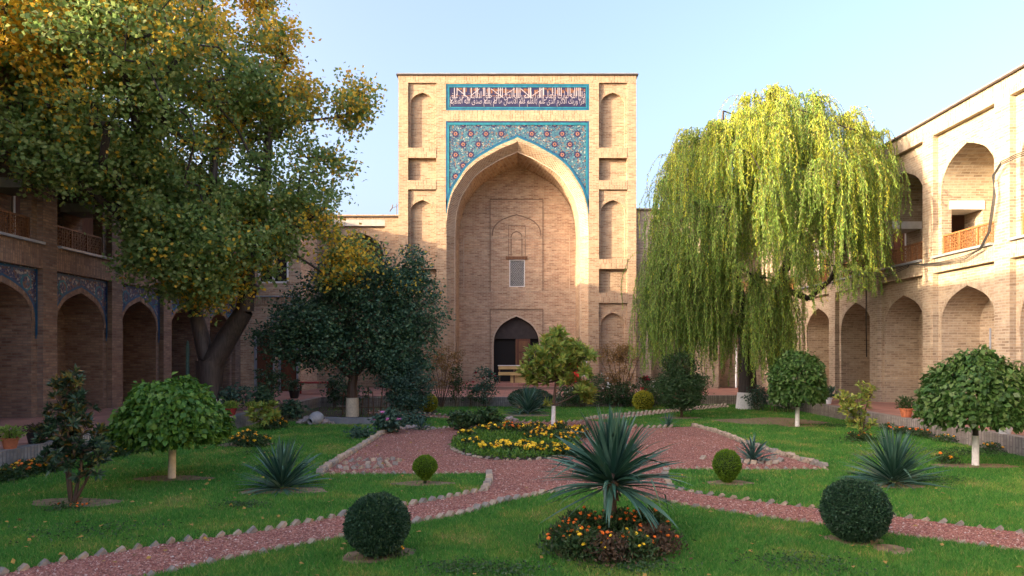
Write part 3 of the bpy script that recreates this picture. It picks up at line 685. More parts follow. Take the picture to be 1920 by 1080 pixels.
rl.build('raised_frame', M['rib'], por); gr.build('frame_shade_strip', M['groove_shade'], por)  # dark strips stand proud of the wall, recess shade painted in their colour
# pierced window: real holes
lat = MB(); nx, nz = 7, 10; W_, H_ = lw_[1]-lw_[0], lw_[3]-lw_[2]; cx, cz = (W_-.08)/nx, (H_-.08)/nz
slab(lat, FI, lw_[0], lw_[0]+.04, -.02, .08, lw_[2], lw_[3]); slab(lat, FI, lw_[1]-.04, lw_[1], -.02, .08, lw_[2], lw_[3])
slab(lat, FI, lw_[0]+.04, lw_[1]-.04, -.02, .08, lw_[2], lw_[2]+.04); slab(lat, FI, lw_[0]+.04, lw_[1]-.04, -.02, .08, lw_[3]-.04, lw_[3])
for j in range(nz*2+1):
    for i in range(nx+1):
        uu = lw_[0]+.04+(i+.5*(j % 2))*cx; zz = lw_[2]+.04+j*cz/2
        if j < nz*2: lat.bar(FI(uu, .03, zz), FI(uu+(cx/2 if uu+cx/2 < lw_[1] else 0), .03, zz+cz/2), .013, .015, up=(0, 1, 0)); lat.bar(FI(uu, .034, zz), FI(uu-(cx/2 if uu-cx/2 > lw_[0] else 0), .034, zz+cz/2), .013, .015, up=(0, 1, 0))
lo_ = lat.build('lattice_window', M['white'], por)
q = MB(); slab(q, FI, UB_(948), UB_(989), -.06, .1, ZB(487)+.005, ZB(481)); q.build('window_lintel', M['rail'], lo_)
q = MB(); rectf(q, FI, lw_[0], lw_[1], lw_[2], lw_[3], .25); q.build('window_opening', M['black'], lo_)
# doorway
dd = MB(); rectf(dd, FI, dc-dhf, dc+dhf, FZ-.2, 2.9, .44); dd.build('dark_doorway', M['black'], por)
dd = MB(); slab(dd, FI, dc-dhf, dc+dhf, .28, .34, 2.87, 4.1); dd.build('door_tympanum', M['tymp'], por)
dl = MB(); slab(dl, FI, -.15, .62, .20, .27, FZ, 2.86); dlo = dl.build('door', M['door'], por)
q = MB(); slab(q, FI, -.15, -.09, .17, .198, FZ, 2.86); slab(q, FI, .03, .52, .175, .198, 1.7, 2.1); slab(q, FI, .03, .52, .175, .198, 2.2, 2.75); slab(q, FI, .03, .52, .175, .198, .8, 1.6); q.build('door_panel', M['rail'], dlo)
rf = MB(); slab(rf, FP, UL-.03, UR_+.03, .3, 4.6, ZT-.03, ZT-.005); rf.build('roof', M['plaster'], por)
cn = MB(); slab(cn, FP, UL-.10, UR_+.10, -.08, .6, ZT, ZT+.05); slab(cn, FP, UL-.05, UR_+.05, -.03, .5, ZT+.052, ZT+.10, 1); cn.build('cornice', [M['dmetal'], M['metal']], por)
an = MB(); an.tube([(-6.1, 34.2, 8.9), (-6.1, 34.2, 9.6)], .02, 6); an.bar((-6.35, 34.2, 9.35), (-5.9, 34.2, 9.55), .02); an.tube([(-6.45, 34.2, 9.2), (-6.33, 34.2, 9.38), (-6.3, 34.2, 9.55)], .03, 6)
tag(an.build('antenna', M['dmetal'], loc=(-6.1, 34.2, 8.9)), 'small dark antenna on the roof just left of the tall portal', 'antenna')
# ---------------------------------------------------------------- ground
def poly_obj(name, pts, z, m_, kind='structure'):
    mb = MB(); mb.face([(x, y, z) for x, y in pts]); o = mb.build(name, m_); return tag(o, kind=kind)
poly_obj('ground', [(-300, -300), (300, -300), (300, 300), (-300, 300)], -.03, M['soilm'])
poly_obj('lawn', [(-9.2, -20), (10.4, -20), (10.4, 28), (5.3, 28), (5.3, 26.8), (-9.2, 26.8)], 0, M['lawn'])
t = MB(); XK = -18
t.box((10.3, -20, -.1), (18, 28.0, TZ)); t.box((XK, -20, -.1), (-9.1, 16.4, TZ)); t.box((XK, 17.4, -.1), (-7.95, 26.85, TZ)); t.box((XK, 26.85, -.1), (5.3, 38, TZ)); t.box((5.3, 28.0, -.1), (18, 38, TZ))
t.hexa([(XK, 16.4, -.1), (-9.1, 16.4, -.1), (-7.95, 17.4, -.1), (XK, 17.4, -.1), (XK, 16.4, TZ), (-9.1, 16.4, TZ), (-7.95, 17.4, TZ), (XK, 17.4, TZ)])
tag(t.build('terrace', M['tile']), kind='structure')
k = MB()
def kerb(a, b_, hz=TZ+.012, wd=.25, low=-.1):
    a, b_ = Vector((*a, 0)), Vector((*b_, 0)); d = (b_-a).normalized(); nn = Vector((d.y, -d.x, 0))*wd
    # outside is to the right of a->b reversed; the kerb lies on the terrace side
    k.hexa([(*a.xy, low), (*b_.xy, low), (*(b_+nn).xy, low), (*(a+nn).xy, low), (*a.xy, hz), (*b_.xy, hz), (*(b_+nn).xy, hz), (*(a+nn).xy, hz)])
kerb((10.08, 27.76), (10.08, -20)) if False else kerb((10.08, -20), (10.08, 27.75))
kerb((-8.85, 16.35), (-8.85, -20)); kerb((-7.70, 17.5), (-8.85, 16.35)); kerb((-7.70, 26.6), (-7.70, 17.5))
kerb((5.28, 26.6), (-7.70, 26.6)) if False else None
k.box((-7.70, 26.6, -.1), (5.3, 26.86, TZ+.012)); k.box((5.301, 27.75, -.1), (10.33, 28.02, TZ+.014)); k.box((5.05, 26.861, -.1), (5.299, 28.02, TZ+.013))
tag(k.build('kerb', M['kerb']), kind='structure')
# the platform in front of and inside the iwan
s_ = MB(); s_.box((-3.3, 33.2, TZ), (3.3, 35.84, .62)); s_.box((-3.1, 32.7, TZ), (3.1, 33.199, .5)); tag(s_.build('step', M['tile']), kind='structure')
# soil under the dark tree at the back left
def blob(cx, cy, rx, ry, n_=26, seed=0, j=.18):
    r_ = random.Random(seed); o = [1+r_.uniform(-j, j) for _ in range(n_)]; o = [(o[i-1]+o[i]+o[(i+1) % n_])/3 for i in range(n_)]
    return [(cx+rx*o[i]*math.cos(2*math.pi*i/n_), cy+ry*o[i]*math.sin(2*math.pi*i/n_)) for i in range(n_)]
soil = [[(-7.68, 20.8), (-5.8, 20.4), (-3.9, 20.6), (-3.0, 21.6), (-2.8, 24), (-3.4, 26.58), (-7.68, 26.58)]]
def soilat(px, py, rx, ry=None, sd_=0): x, y = G(px, py); soil.append(blob(x, y, rx*.8, (ry or rx)*.8, seed=sd_+int(px), j=.35))
soilat(708, 1040, .44, .40); soilat(1604, 1012, .35, .3); soilat(1672, 1030, .26, .22); soilat(530, 921, .75, .35); soilat(797, 907, .55, .25); soilat(1363, 905, .5, .3)
soilat(322, 897, .75, .32); soilat(133, 944, .8, .35); soilat(1829, 874, 1.0, .28); soilat(1495, 799, .7, .45); soilat(1278, 784, .9, .5); soilat(1675, 911, .6, .35); soilat(465, 834, .8, .5); soilat(1143, 1035, .68, .42); soilat(1445, 790, 2.2, 1.5); soilat(990, 779, 1., .7)
sm = MB()
for i, s in enumerate(soil[1:]): sm.face([(x, y, .004+.0006*i) for x, y in s])
tag(sm.build('bare_earth', M['soilm']), kind='structure')
poly_obj('dark_earth', soil[0], .004, M['darksoil'])  # bare soil in a darker colour than the other earth patches
# gravel
CP = [(600, 888), (640, 862), (680, 838), (715, 815), (748, 803), (800, 807), (860, 800), (930, 795), (950, 790), (1060, 792), (1100, 788), (1170, 797), (1220, 803), (1300, 800), (1345, 812), (1395, 832), (1470, 855), (1552, 880), (1400, 881), (1250, 880), (1246, 892), (1258, 915), (1310, 926), (1400, 939), (1532, 954), (1687, 970), (1804, 986), (1920, 1000), (2100, 1022)]
CP2 = [(2100, 1062), (1920, 1034), (1710, 1007), (1481, 976), (1413, 967), (1300, 950), (1190, 930), (1092, 914), (1020, 926), (945, 940), (860, 965), (780, 980), (600, 1015), (480, 1038), (285, 1080), (170, 1104), (60, 1130), (-160, 1122), (0, 1079), (90, 1058), (300, 1022), (500, 995), (645, 967), (765, 948), (908, 920), (918, 903), (917, 888), (760, 889)]
grav = [G(*p) for p in CP+CP2]
gfar = [G(*p) for p in [(1062, 791), (1160, 778.5), (1251, 771), (1308, 764.5), (1362, 760.5), (1369, 763), (1297, 769.6), (1256, 774), (1165, 784.5), (1100, 788)]]
gl = [G(*p) for p in [(690, 772), (760, 775), (840, 780), (948, 789), (930, 794), (840, 785), (760, 780), (690, 776)]]
bed = blob(*G(966, 832), 1.40, 2.5, 40, 4, .05)
poly_obj('gravel_path', grav, .006, M['gravel']); poly_obj('gravel_path', gfar, .005, M['gravel']); poly_obj('gravel_path', gl, .0055, M['gravel'])
poly_obj('flower_bed_soil', bed, .010, M['darksoil'])
def inpoly(x, y, poly):
    c_ = np.zeros(len(x), bool); n_ = len(poly)
    for i in range(n_):
        x1, y1 = poly[i]; x2, y2 = poly[(i+1) % n_]
        if y1 == y2: continue
        cnd = ((y1 > y) != (y2 > y)) & (x < (x2-x1)*(y-y1)/(y2-y1)+x1); c_ ^= cnd
    return c_
# small stones on the gravel
n_ = 150000; y = 5.9*(21.5/5.9)**(rng.random(n_)**1.15); x = (rng.random(n_)*2-1)*y*.8
ok = inpoly(x, y, grav) & ~inpoly(x, y, bed); x, y = x[ok], y[ok]; n_ = len(x)
s = rng.uniform(.006, .014, n_)*(1+y/30)
T = np.array([(1, 0, -.3), (-.5, .87, -.3), (-.5, -.87, -.3), (.1, .1, .8)])
V = np.repeat(np.c_[x, y, np.full(n_, .010)], 4, 0); aa = rng.random(n_)*6.28; ca, sa = np.cos(aa), np.sin(aa)
TT = np.tile(T, (n_, 1)).reshape(n_, 4, 3)*rng.uniform(.6, 1.4, (n_, 4, 3))
V = V+(np.stack([TT[..., 0]*ca[:, None]-TT[..., 1]*sa[:, None], TT[..., 0]*sa[:, None]+TT[..., 1]*ca[:, None], TT[..., 2]*.7], -1)*s[:, None, None]).reshape(-1, 3)
Fi = np.arange(n_)[:, None, None]*4+np.array([[0, 1, 3], [1, 2, 3], [2, 0, 3]])[None]
tag(np_mesh('gravel', V, Fi.reshape(-1, 3), M['pebble']), 'loose dusty red gravel covering the garden paths', 'gravel', kind='stuff')
# grass
n_ = 620000; y = 5.8*(27.7/5.8)**(rng.random(n_)**1.25); x = (rng.random(n_)*2-1)*np.minimum(y*.80, 10.2)
ok = (x > -8.8) & (x < 10.05) & ((y < 26.55) | (x > 5.35)) & ((y < 16.4) | (x > -7.68)) & ~inpoly(x, y, gfar) & ~inpoly(x, y, gl)
edge = rng.normal(0, .025, (2, n_)); ok &= ~inpoly(x+edge[0], y+edge[1], grav)
for s in soil: ok &= ~(inpoly(x, y, s) & (rng.random(n_) < .90))
x, y = x[ok], y[ok]; n_ = len(x)
far = 1+(y-6)/16; h = rng.uniform(.022, .050, n_)*(.8+.2*far); wd = rng.uniform(.003, .0055, n_)*far; aa = rng.random(n_)*6.28; ln = rng.normal(0, .5, (n_, 2))*h[:, None]
V = np.stack([np.c_[x+np.cos(aa)*wd, y+np.sin(aa)*wd, np.zeros(n_)], np.c_[x-np.cos(aa)*wd, y-np.sin(aa)*wd, np.zeros(n_)], np.c_[x+ln[:, 0], y+ln[:, 1], h]], 1).reshape(-1, 3)
tag(np_mesh('grass', V, np.arange(n_*3).reshape(-1, 3), M['grass']), 'short green lawn grass with a few worn straw-coloured patches', 'grass', kind='stuff')
# clover and weed patches make the lawn uneven
def leaves(C, D, L, W, nz=None, fold=0.):
    n_ = len(C); D = norm(D); A = norm(rng.normal(size=(n_, 3))) if nz is None else nz; S_ = norm(np.cross(D, A)); Nn = np.cross(S_, D)
    L = np.broadcast_to(L, n_)[:, None]; W = np.broadcast_to(W, n_)[:, None]
    V = np.stack([C, C+D*L*.45+S_*W/2+Nn*L*fold, C+D*L-Nn*L*fold*.8, C+D*L*.45-S_*W/2+Nn*L*fold], 1).reshape(-1, 3)
    return V, np.arange(n_*4).reshape(-1, 4)
cl = []
for (px, py, r, q) in ((490, 850, .5, 300), (860, 1070, .4, 400), (1500, 1060, .6, 500), (170, 1000, .8, 400), (1740, 900, .8, 500), (455, 950, .35, 350), (1200, 1068, .4, 350), (950, 1075, .4, 350), (1850, 850, 1., 700), (1790, 850, .8, 500), (1560, 800, .8, 500), (1640, 830, .9, 600)):
    cx, cy = G(px, py); a = rng.normal(0, r/2, (q, 2)); cl.append(np.c_[cx+a[:, 0], cy+a[:, 1]*.6, rng.uniform(.02, .06, q)])
C = np.concatenate(cl); ok = ~inpoly(C[:, 0], C[:, 1], grav) & (C[:, 0] < 10); C = C[ok]
V, F = leaves(C, rng.normal(size=C.shape)*[1, 1, .3], rng.uniform(.02, .04, len(C)), .02)
tag(np_mesh('clover', V, F, M['L_shrub']), 'low clover and weeds growing in the lawn', 'weeds', kind='stuff')
n_ = 9000; cx, cy = G(968, 832); a = rng.random(n_)*6.28; r_ = np.sqrt(rng.random(n_)); C = np.c_[cx+r_*np.cos(a)*1.45, cy+r_*np.sin(a)*2.45, rng.uniform(.01, .12, n_)]
V, F = leaves(C, rng.normal(size=C.shape)+[0, 0, .8], rng.uniform(.06, .13, n_), .03)
tag(np_mesh('bed_cover', V, F, M['L_umb']), 'low green foliage filling the oval flower bed between the marigolds', 'ground cover', kind='stuff')
n_ = 900; y = 6+rng.random(n_)**1.1*18; x = (rng.random(n_)*2-1)*np.minimum(y*.78, 9); k_ = (rng.random(n_) < np.where(x < -1.5, .9, .35)) & (np.abs(x) < 8.6); C = np.c_[x, y, np.full(n_, .045)][k_]
V, F = leaves(C, rng.normal(size=C.shape)*[1, 1, .15], rng.uniform(.04, .08, len(C)), .045, norm(rng.normal(size=C.shape)*.3+[0, 0, 1]), .08)
tag(np_mesh('fallen_leaves', V, F, M['L_fall']), 'yellow and brown fallen leaves scattered on lawn and gravel', 'fallen leaves', kind='stuff')
# ---------------------------------------------------------------- brick edging
EB = []
def bmesh_brick(L, H, Wd, tilt, seed):
    r_ = random.Random(seed); mb = MB(); mb.box((-L/2, -Wd/2, -H/2), (L/2, Wd/2, H/2)); c, s = math.cos(tilt), math.sin(tilt); j = lambda: r_.uniform(-.006, .006)
    mb.v = [(x*c-z*s+j(), y+j(), x*s+z*c+j()) for x, y, z in mb.v]; return mb
EM = []
for i in range(6):
    mb = bmesh_brick((.13, .12, .135, .14, .13, .15)[i], .048 if i < 3 else .075, .105, R((42, 47, 38, 45, 40, 50)[i]), i); me = bpy.data.meshes.new('edging_brick'); me.from_pydata(mb.v, [], mb.f); me.materials.append(M['edge'] if i % 3 else M['edgeg']); EM.append(me)
def edging(pix, spacing, label, cls=0, dz=.0, closed=False, world=False, flip=0):
    pts = [Vector(p if world else G(*p)) for p in pix]
    if closed: pts.append(pts[0])
    acc = 0
    for a, b_ in zip(pts, pts[1:]):
        L = (b_-a).length; d = (b_-a).normalized(); an = math.atan2(d.y, d.x)
        while acc < L:
            p = a+d*acc; EB.append((p.length, p.x, p.y, an+random.uniform(-.12, .12)+(math.pi if flip else 0), random.randrange(3)+3*cls, dz+random.uniform(-.012, .012), label)); acc += spacing*random.uniform(.93, 1.07)
        acc -= L
edging([(-160, 1122), (0, 1079), (90, 1058), (300, 1022), (500, 995), (645, 967)], .165, 'far side of the left gravel path', dz=.012)
edging([(645, 967), (765, 948), (908, 920)], .165, 'far side of the path behind the left clipped ball', dz=.012)
edging([(60, 1130), (170, 1104), (285, 1080), (480, 1038), (600, 1015), (780, 980)], .175, 'near side of the left gravel path', dz=-.008)
edging([(780, 980), (860, 965), (945, 940), (1020, 926), (1092, 914)], .165, 'row between the left clipped ball and tall yucca', dz=.012)
edging([(1092, 914), (1190, 930), (1300, 950), (1413, 967), (1481, 976), (1540, 984)], .175, 'near side of right path, left of its clipped ball', dz=-.010)
edging([(1680, 1003), (1710, 1007), (1920, 1034), (2100, 1062)], .19, 'near side of right path, right of its clipped ball', dz=-.010)
edging([(1258, 915), (1310, 926), (1400, 939), (1532, 954)], .17, 'far side of right path, left of its clipped ball', dz=.002)
edging([(1670, 968), (1687, 970), (1804, 986), (1920, 1000), (2100, 1022)], .18, 'far side of right path, right of its clipped ball', dz=0)
edging([(908, 920), (918, 903), (917, 888)], .11, 'short right end of the small left lawn', 1, dz=.01)
edging([(917, 888), (760, 889), (600, 889)], .175, 'far side of the small left lawn', dz=.0)
edging([(600, 888), (640, 862), (680, 838), (715, 815), (742, 806)], .13, 'tight row down the left side of central gravel', 1, dz=.035)
edging([(1300, 800), (1345, 812), (1395, 832), (1470, 855), (1548, 878)], .14, 'tight row down the right side of central gravel', 1, dz=.03)
edging([(1550, 880), (1400, 881), (1250, 880), (1246, 892), (1258, 915)], .175, 'border of the lawn holding the small right topiary', dz=.0)
edging([(748, 803), (800, 807), (860, 800)], .2, 'back left edge of the central gravel', dz=.0)
edging([(945, 790), (1060, 792), (1100, 790)], .2, 'gravel edge behind the yellow flower bed', dz=.02)
edging([(1190, 802), (1220, 803), (1262, 802)], .17, 'under the small spiky plant at back right', dz=.04)
edging(bed, .21, 'ring round the oval yellow flower bed', dz=-.0, closed=True, world=True)
edging([(1100, 786), (1160, 778.5), (1251, 771), (1308, 764.5), (1362, 760.5)], .22, 'far row of the narrow back right path', dz=.03)
edging([(1130, 787), (1165, 784.5), (1256, 774), (1297, 769.6), (1369, 763)], .24, 'near row of the narrow back right path', dz=.02)
edging([(690, 772), (760, 775), (840, 780)], .22, 'far row of the narrow back left path', dz=.02)
edging([(690, 776.5), (760, 780.5), (835, 785)], .24, 'near row of the narrow back left path', dz=.02)
EB.sort(key=lambda e: e[0]); keep = EB[:295]; rest = EB[295:]
def ordn(i): return '%d%s' % (i, 'th' if 10 <= i % 100 <= 20 else {1: 'st', 2: 'nd', 3: 'rd'}.get(i % 10, 'th'))
keep = [e for e in keep if -30 < 972+e[1]*1280/e[2] < 1950]; keep.sort(key=lambda e: e[1]/e[2]); seen = {}
for (_, x, y, an, mi, dz, lab) in keep:
    seen[lab] = seen.get(lab, 0)+1; lab = ordn(seen[lab])+' tilted edging brick from left, '+lab
    o = bpy.data.objects.new('edging_brick', EM[mi]); COL.objects.link(o); o.location = (x, y, -.010+dz); o.rotation_euler = (random.uniform(-.08, .08), random.uniform(-.1, .1), an)
    tag(o, lab, 'brick', 'bricks edging the gravel paths and beds')
if rest:
    mb = MB()
    for (_, x, y, an, mi, dz, lab) in rest:
        me = EM[mi]; c, s = math.cos(an), math.sin(an); n0 = len(mb.v)
        mb.v += [(x+v.co.x*c-v.co.y*s, y+v.co.x*s+v.co.y*c, -.005+dz+v.co.z) for v in me.vertices]
        for p_ in me.polygons: mb.f.append(tuple(n0+i for i in p_.vertices)); mb.m.append(0)
    tag(mb.build('edging_brick', M['edge']), 'far rows of small pale tilted bricks edging the back of the gravel', 'bricks', kind='stuff')
# ring of broken bricks on the left of the gravel, and round the agave
for i, (px, py) in enumerate([(637, 878), (648, 871), (660, 866), (672, 863), (686, 864), (700, 865), (712, 864), (724, 864), (736, 863), (748, 866), (741, 872), (730, 876), (716, 878), (704, 879), (690, 878), (676, 879), (662, 880), (650, 881), (668, 874), (690, 871), (712, 872), (725, 870)]):
    x, y = G(px, py); o = bpy.data.objects.new('broken_brick', EM[3+i % 3]); COL.objects.link(o); o.data = EM[5] if i % 2 else EM[3]; o.location = (x, y, .005); o.scale = (.8, .8, .8); o.rotation_euler = (random.uniform(-.5, .5), random.uniform(-.4, .4), random.uniform(0, 3))
    tag(o, ordn(i+1)+' broken brick clockwise from the left tip of the rubble ring on the gravel', 'brick', 'broken bricks in the rubble ring')
for i, (px, py) in enumerate([(1388, 868), (1400, 869), (1413, 870), (1427, 869), (1441, 872), (1454, 870), (1462, 866), (1450, 862), (1318, 861)]):
    x, y = G(px, py); o = bpy.data.objects.new('broken_brick', EM[i % 3]); COL.objects.link(o); o.location = (x, y, .02); o.rotation_euler = (random.uniform(-.3, .3), random.uniform(-.3, .3), .9+random.uniform(-.3, .3))
    tag(o, ordn(i+1)+' pale brick leaning at the foot of the blue-green agave' if i < 8 else 'lone grey brick lying on gravel left of the small right topiary', 'brick', 'bricks round the agave')
# ---------------------------------------------------------------- plant builders
def sample_ell(n_, c, r, p=.45):
    d = norm(rng.normal(size=(n_, 3))); return np.array(c)+d*np.array(r)*(rng.random(n_)[:, None]**p)
def seg_tubes(P0, P1, R0, R1, k=5):
    d = norm(P1-P0); ref = np.where(np.abs(d[:, 2:3]) > .9, [[1., 0, 0]], [[0, 0, 1.]]); X = norm(np.cross(d, ref)); Y = np.cross(d, X)
    a = np.arange(k)*2*math.pi/k; ca, sa = np.cos(a)[None, :, None], np.sin(a)[None, :, None]
    ringv = X[:, None]*ca+Y[:, None]*sa
    A = P0[:, None]+ringv*R0[:, None, None]; B = P1[:, None]+ringv*R1[:, None, None]; n_ = len(P0)
    V = np.concatenate([A, B], 1).reshape(-1, 3); base = np.arange(n_)[:, None]*2*k; j = np.arange(k); jn = (j+1) % k
    F = np.stack([base+j, base+jn, base+k+jn, base+k+j], -1).reshape(-1, 4)
    return V, F
def grow(skel, targets, seg=.5, rtip=.006, rmax=.4, up=.12, wander=.06, ex=.5):
    """skel: list of polylines (x,y,z,r). Returns segments and tip directions."""
    pos, par, rad = [], [], []
    for pl in skel:
        p0 = np.array(pl[0][:3]); prev = -1
        if pos:
            dd = [np.linalg.norm(np.array(q)-p0) for q in pos]; prev = int(np.argmin(dd))
            if dd[prev] > .02: pos.append(tuple(p0)); par.append(prev); rad.append(pl[0][3]); prev = len(pos)-1
        else: pos.append(tuple(p0)); par.append(-1); rad.append(pl[0][3]); prev = 0
        for q in pl[1:]:
            a = np.array(pos[prev]); b_ = np.array(q[:3]); m_ = max(1, int(np.linalg.norm(b_-a)/max(seg, .05))); r0 = rad[prev] or q[3]
            for k in range(1, m_+1):
                pos.append(tuple(a+(b_-a)*k/m_)); par.append(prev); rad.append(r0+(q[3]-r0)*k/m_); prev = len(pos)-1
    ns = len(pos); root = np.array(pos[0]); order = np.argsort(np.linalg.norm(targets-np.array(pos[ns//2]), axis=1)); tips = {}
    arr = np.zeros((ns+len(targets)*12+10, 3)); arr[:ns] = pos; cnt = ns
    for ti in order:
        t = targets[ti]; d = arr[:cnt]-t; dist = np.sqrt((d**2).sum(1))+np.maximum(0, arr[:cnt, 2]-t[2])*.6; i = int(np.argmin(dist)); a = arr[i].copy(); L = np.linalg.norm(t-a)
        m_ = min(10, max(1, int(L/seg))); prev = i; w0 = rng.normal(0, wander*L, 3)
        for k in range(1, m_+1):
            f = k/m_; q = a+(t-a)*f+np.array([0, 0, up*L])*math.sin(math.pi*f)+w0*math.sin(math.pi*f)
            arr[cnt] = q; pos.append(tuple(q)); par.append(prev); rad.append(None); prev = cnt; cnt += 1
        tips[int(ti)] = prev
    load = np.zeros(cnt)
    for ti, nd in tips.items(): load[nd] += 1
    for i in range(cnt-1, -1, -1):
        if par[i] >= 0: load[par[i]] += load[i]
    rr = np.array([rad[i] if rad[i] is not None else min(rmax, rtip*max(load[i], 1)**ex) for i in range(cnt)])
    idx = [i for i in range(cnt) if par[i] >= 0]; pi = np.array([par[i] for i in idx]); idx = np.array(idx)
    ra = np.minimum(rr[pi], np.where(np.array([rad[i] is None for i in idx]), rr[idx]*1.35, 9))
    tv = np.array([arr[tips[i]]-arr[par[tips[i]]] for i in range(len(targets))])
    return arr[pi], arr[idx], ra, rr[idx], norm(tv)
def tree(name, label, cat, base, skel, ells, nt, lpt, L, W, lm, bm_, spread=.3, seg=.5, rtip=.006, rmax=.4, tint=None, whorl=False, p=.45, droop=.2, white=None, k=6, up=.12, tf=None, group=None, wander=.06, crown='crown', trunk='trunk', whitem=None, wname='whitewash', outward=.0, ex=.5, fold=.08):
    root = thing(name, label, cat, base, group)
    tot = sum(e[2] if len(e) > 2 else e[1][0]*e[1][1]*e[1][2] for e in ells)
    T = np.concatenate([sample_ell(max(2, int(nt*(e[2] if len(e) > 2 else e[1][0]*e[1][1]*e[1][2])/tot)), e[0], e[1], p) for e in ells])
    if tf is not None: T = T[tf(T)]
    a, b_, ra, rb, td = grow(skel, T, seg, rtip, rmax, up, wander, ex)
    V, F = seg_tubes(a, b_, ra, rb, k); np_mesh(trunk, V, F, bm_, root, smooth=True)
    n_ = len(T)*lpt; ti = np.repeat(np.arange(len(T)), lpt)
    if whorl:
        ph = rng.random(n_)*6.28; ax = norm(td+np.array([0, 0, .6])+rng.normal(0, .25, td.shape))[ti]; rf = norm(np.cross(ax, rng.normal(size=ax.shape)))
        el = rng.uniform(.15, 1.1, n_)[:, None]; D = ax*np.sin(el)+rf*np.cos(el); C = T[ti]-ax*(rng.random(n_)[:, None]*spread)+D*.01; nz = ax+rng.normal(0, .3, ax.shape)
        V, F = leaves(C, D, rng.uniform(.7, 1.15, n_)*L, W, nz, fold)
    else:
        off = rng.normal(0, spread, (n_, 3))*[1, 1, .75]; C = T[ti]+off; D = rng.normal(size=(n_, 3))*[1, 1, .6]+[0, 0, -droop]+norm(off)*outward
        V, F = leaves(C, D, rng.uniform(.65, 1.2, n_)*L, rng.uniform(.8, 1.15, n_)*W, None, fold)
    tv = tint(C, T[ti], ti) if tint is not None else None
    np_mesh(crown, V, F, lm, root, tint=tv)
    if white:
        mb = MB(); mb.tube([w_[:3] for w_ in white], [w_[3] for w_ in white], 12, cap=False); mb.build(wname, whitem or M['lime'], root, smooth=True)
    return root
def cnoise(C, f, s=0):                                          # smooth cheap noise -1..1
    return (np.sin(C[:, 0]*f+1.3*s+2*np.sin(C[:, 1]*f*.7))+np.sin(C[:, 1]*f*1.3+s)+np.sin(C[:, 2]*f*1.1+2.1*s+1.5*np.sin(C[:, 0]*f*.9)))/3
# ---------------------------------------------------------------- the large trees
bx, by = -9.15, 20.3
def big_t(C, T, ti):
    r = np.random.default_rng(3).random(int(ti.max())+1)[ti]
    n1 = cnoise(T, 1.25, 1)
    v = np.clip((C[:, 2]-8.2)/3.2, 0, 1)*.75+np.clip(n1-.05, 0, 1)*.9+(C[:, 0] > -6.6)*(C[:, 2] > 7.2)*.38+(r > .90)*.4-.28+(C[:, 0] > -6.1)*(C[:, 2] < 6.2)*.75
    prob = np.clip(v, .03, .95); return (rng.random(len(C)) < prob).astype(float)
sk = [[(bx, by, .3, .40), (bx-.02, by, 1.1, .36), (bx-.02, by, 1.85, .40)],
      [(bx-.08, by, 1.75, .25), (bx-.30, by, 2.7, .22), (bx-.50, by-.1, 3.7, .19), (bx-.9, by-.6, 5.2, .19), (bx-1.2, by-1.4, 7.5, .14), (bx-1.5, by-2.0, 10, .08)],
      [(bx+.05, by, 1.75, .34), (bx+.50, by, 2.55, .31), (bx+1.05, by-.1, 3.35, .26), (bx+1.15, by-.2, 4.0, .22), (bx+1.3, by-.4, 5.4, .18), (bx+1.9, by-.6, 7.6, .13), (bx+2.1, by-.8, 9.8, .08)],
      [(bx-.8, by-.3, 4.4, .15), (bx-1.5, by-1.6, 5.6, .12), (bx-2.1, by-3.2, 6.6, .08)],
      [(bx+1.2, by-.3, 4.8, .12), (bx+2.5, by-.5, 5.6, .09), (bx+3.6, by-.4, 6.4, .06)]]
ells = [((-11.0, 18.4, 10.2), (4.4, 4.2, 4.0)), ((-7.0, 19.8, 9.3), (1.3, 1.6, 1.0), 5.5), ((-5.3, 20, 7.8), (.45, .5, .35), .5), ((-7.0, 19.8, 11.0), (.8, .8, .6), 1.3), ((-7.6, 19.6, 12.3), (.6, .6, .6), .8), ((-5.0, 20, 9.0), (.5, .5, .35), .6), ((-8.9, 19.2, 5.4), (2.6, 2.2, 1.8), 17), ((-11.2, 17.6, 7.2), (1.5, 2.2, 1.2), 6), ((-9.9, 18.2, 5.0), (1.1, 1.1, .9), 4.5),
        ((-6.8, 20, 6.7), (1.5, 1.8, 1.7), 6.5), ((-5.2, 20.6, 4.9), (.75, .8, .9), 1.8), ((-8.9, 19.5, 4.0), (1.2, 1.0, .6), 3.6), ((-12.4, 16.2, 10.2), (2.5, 2.5, 2.5), 10), ((-4.9, 20, 9.6), (.7, .7, .5), .8)]
tree('maple_tree', 'huge leafy tree turning golden on top with a forked dark trunk, left of the courtyard', 'tree', (bx, by, TZ), sk, ells, 1700, 100, .125, .105, M['L_big'], M['bark'], .235, .6, .0075, .14, tint=big_t, p=.40,
     white=[(bx, by, .3, .415), (bx-.01, by, .72, .375)], k=9, tf=lambda T: ((T[:, 0] > -12.55) | (T[:, 2] > 9.7)) & (T[:, 1] > 12.5) & (cnoise(T, 1.5, 2) > -.36), droop=.35)
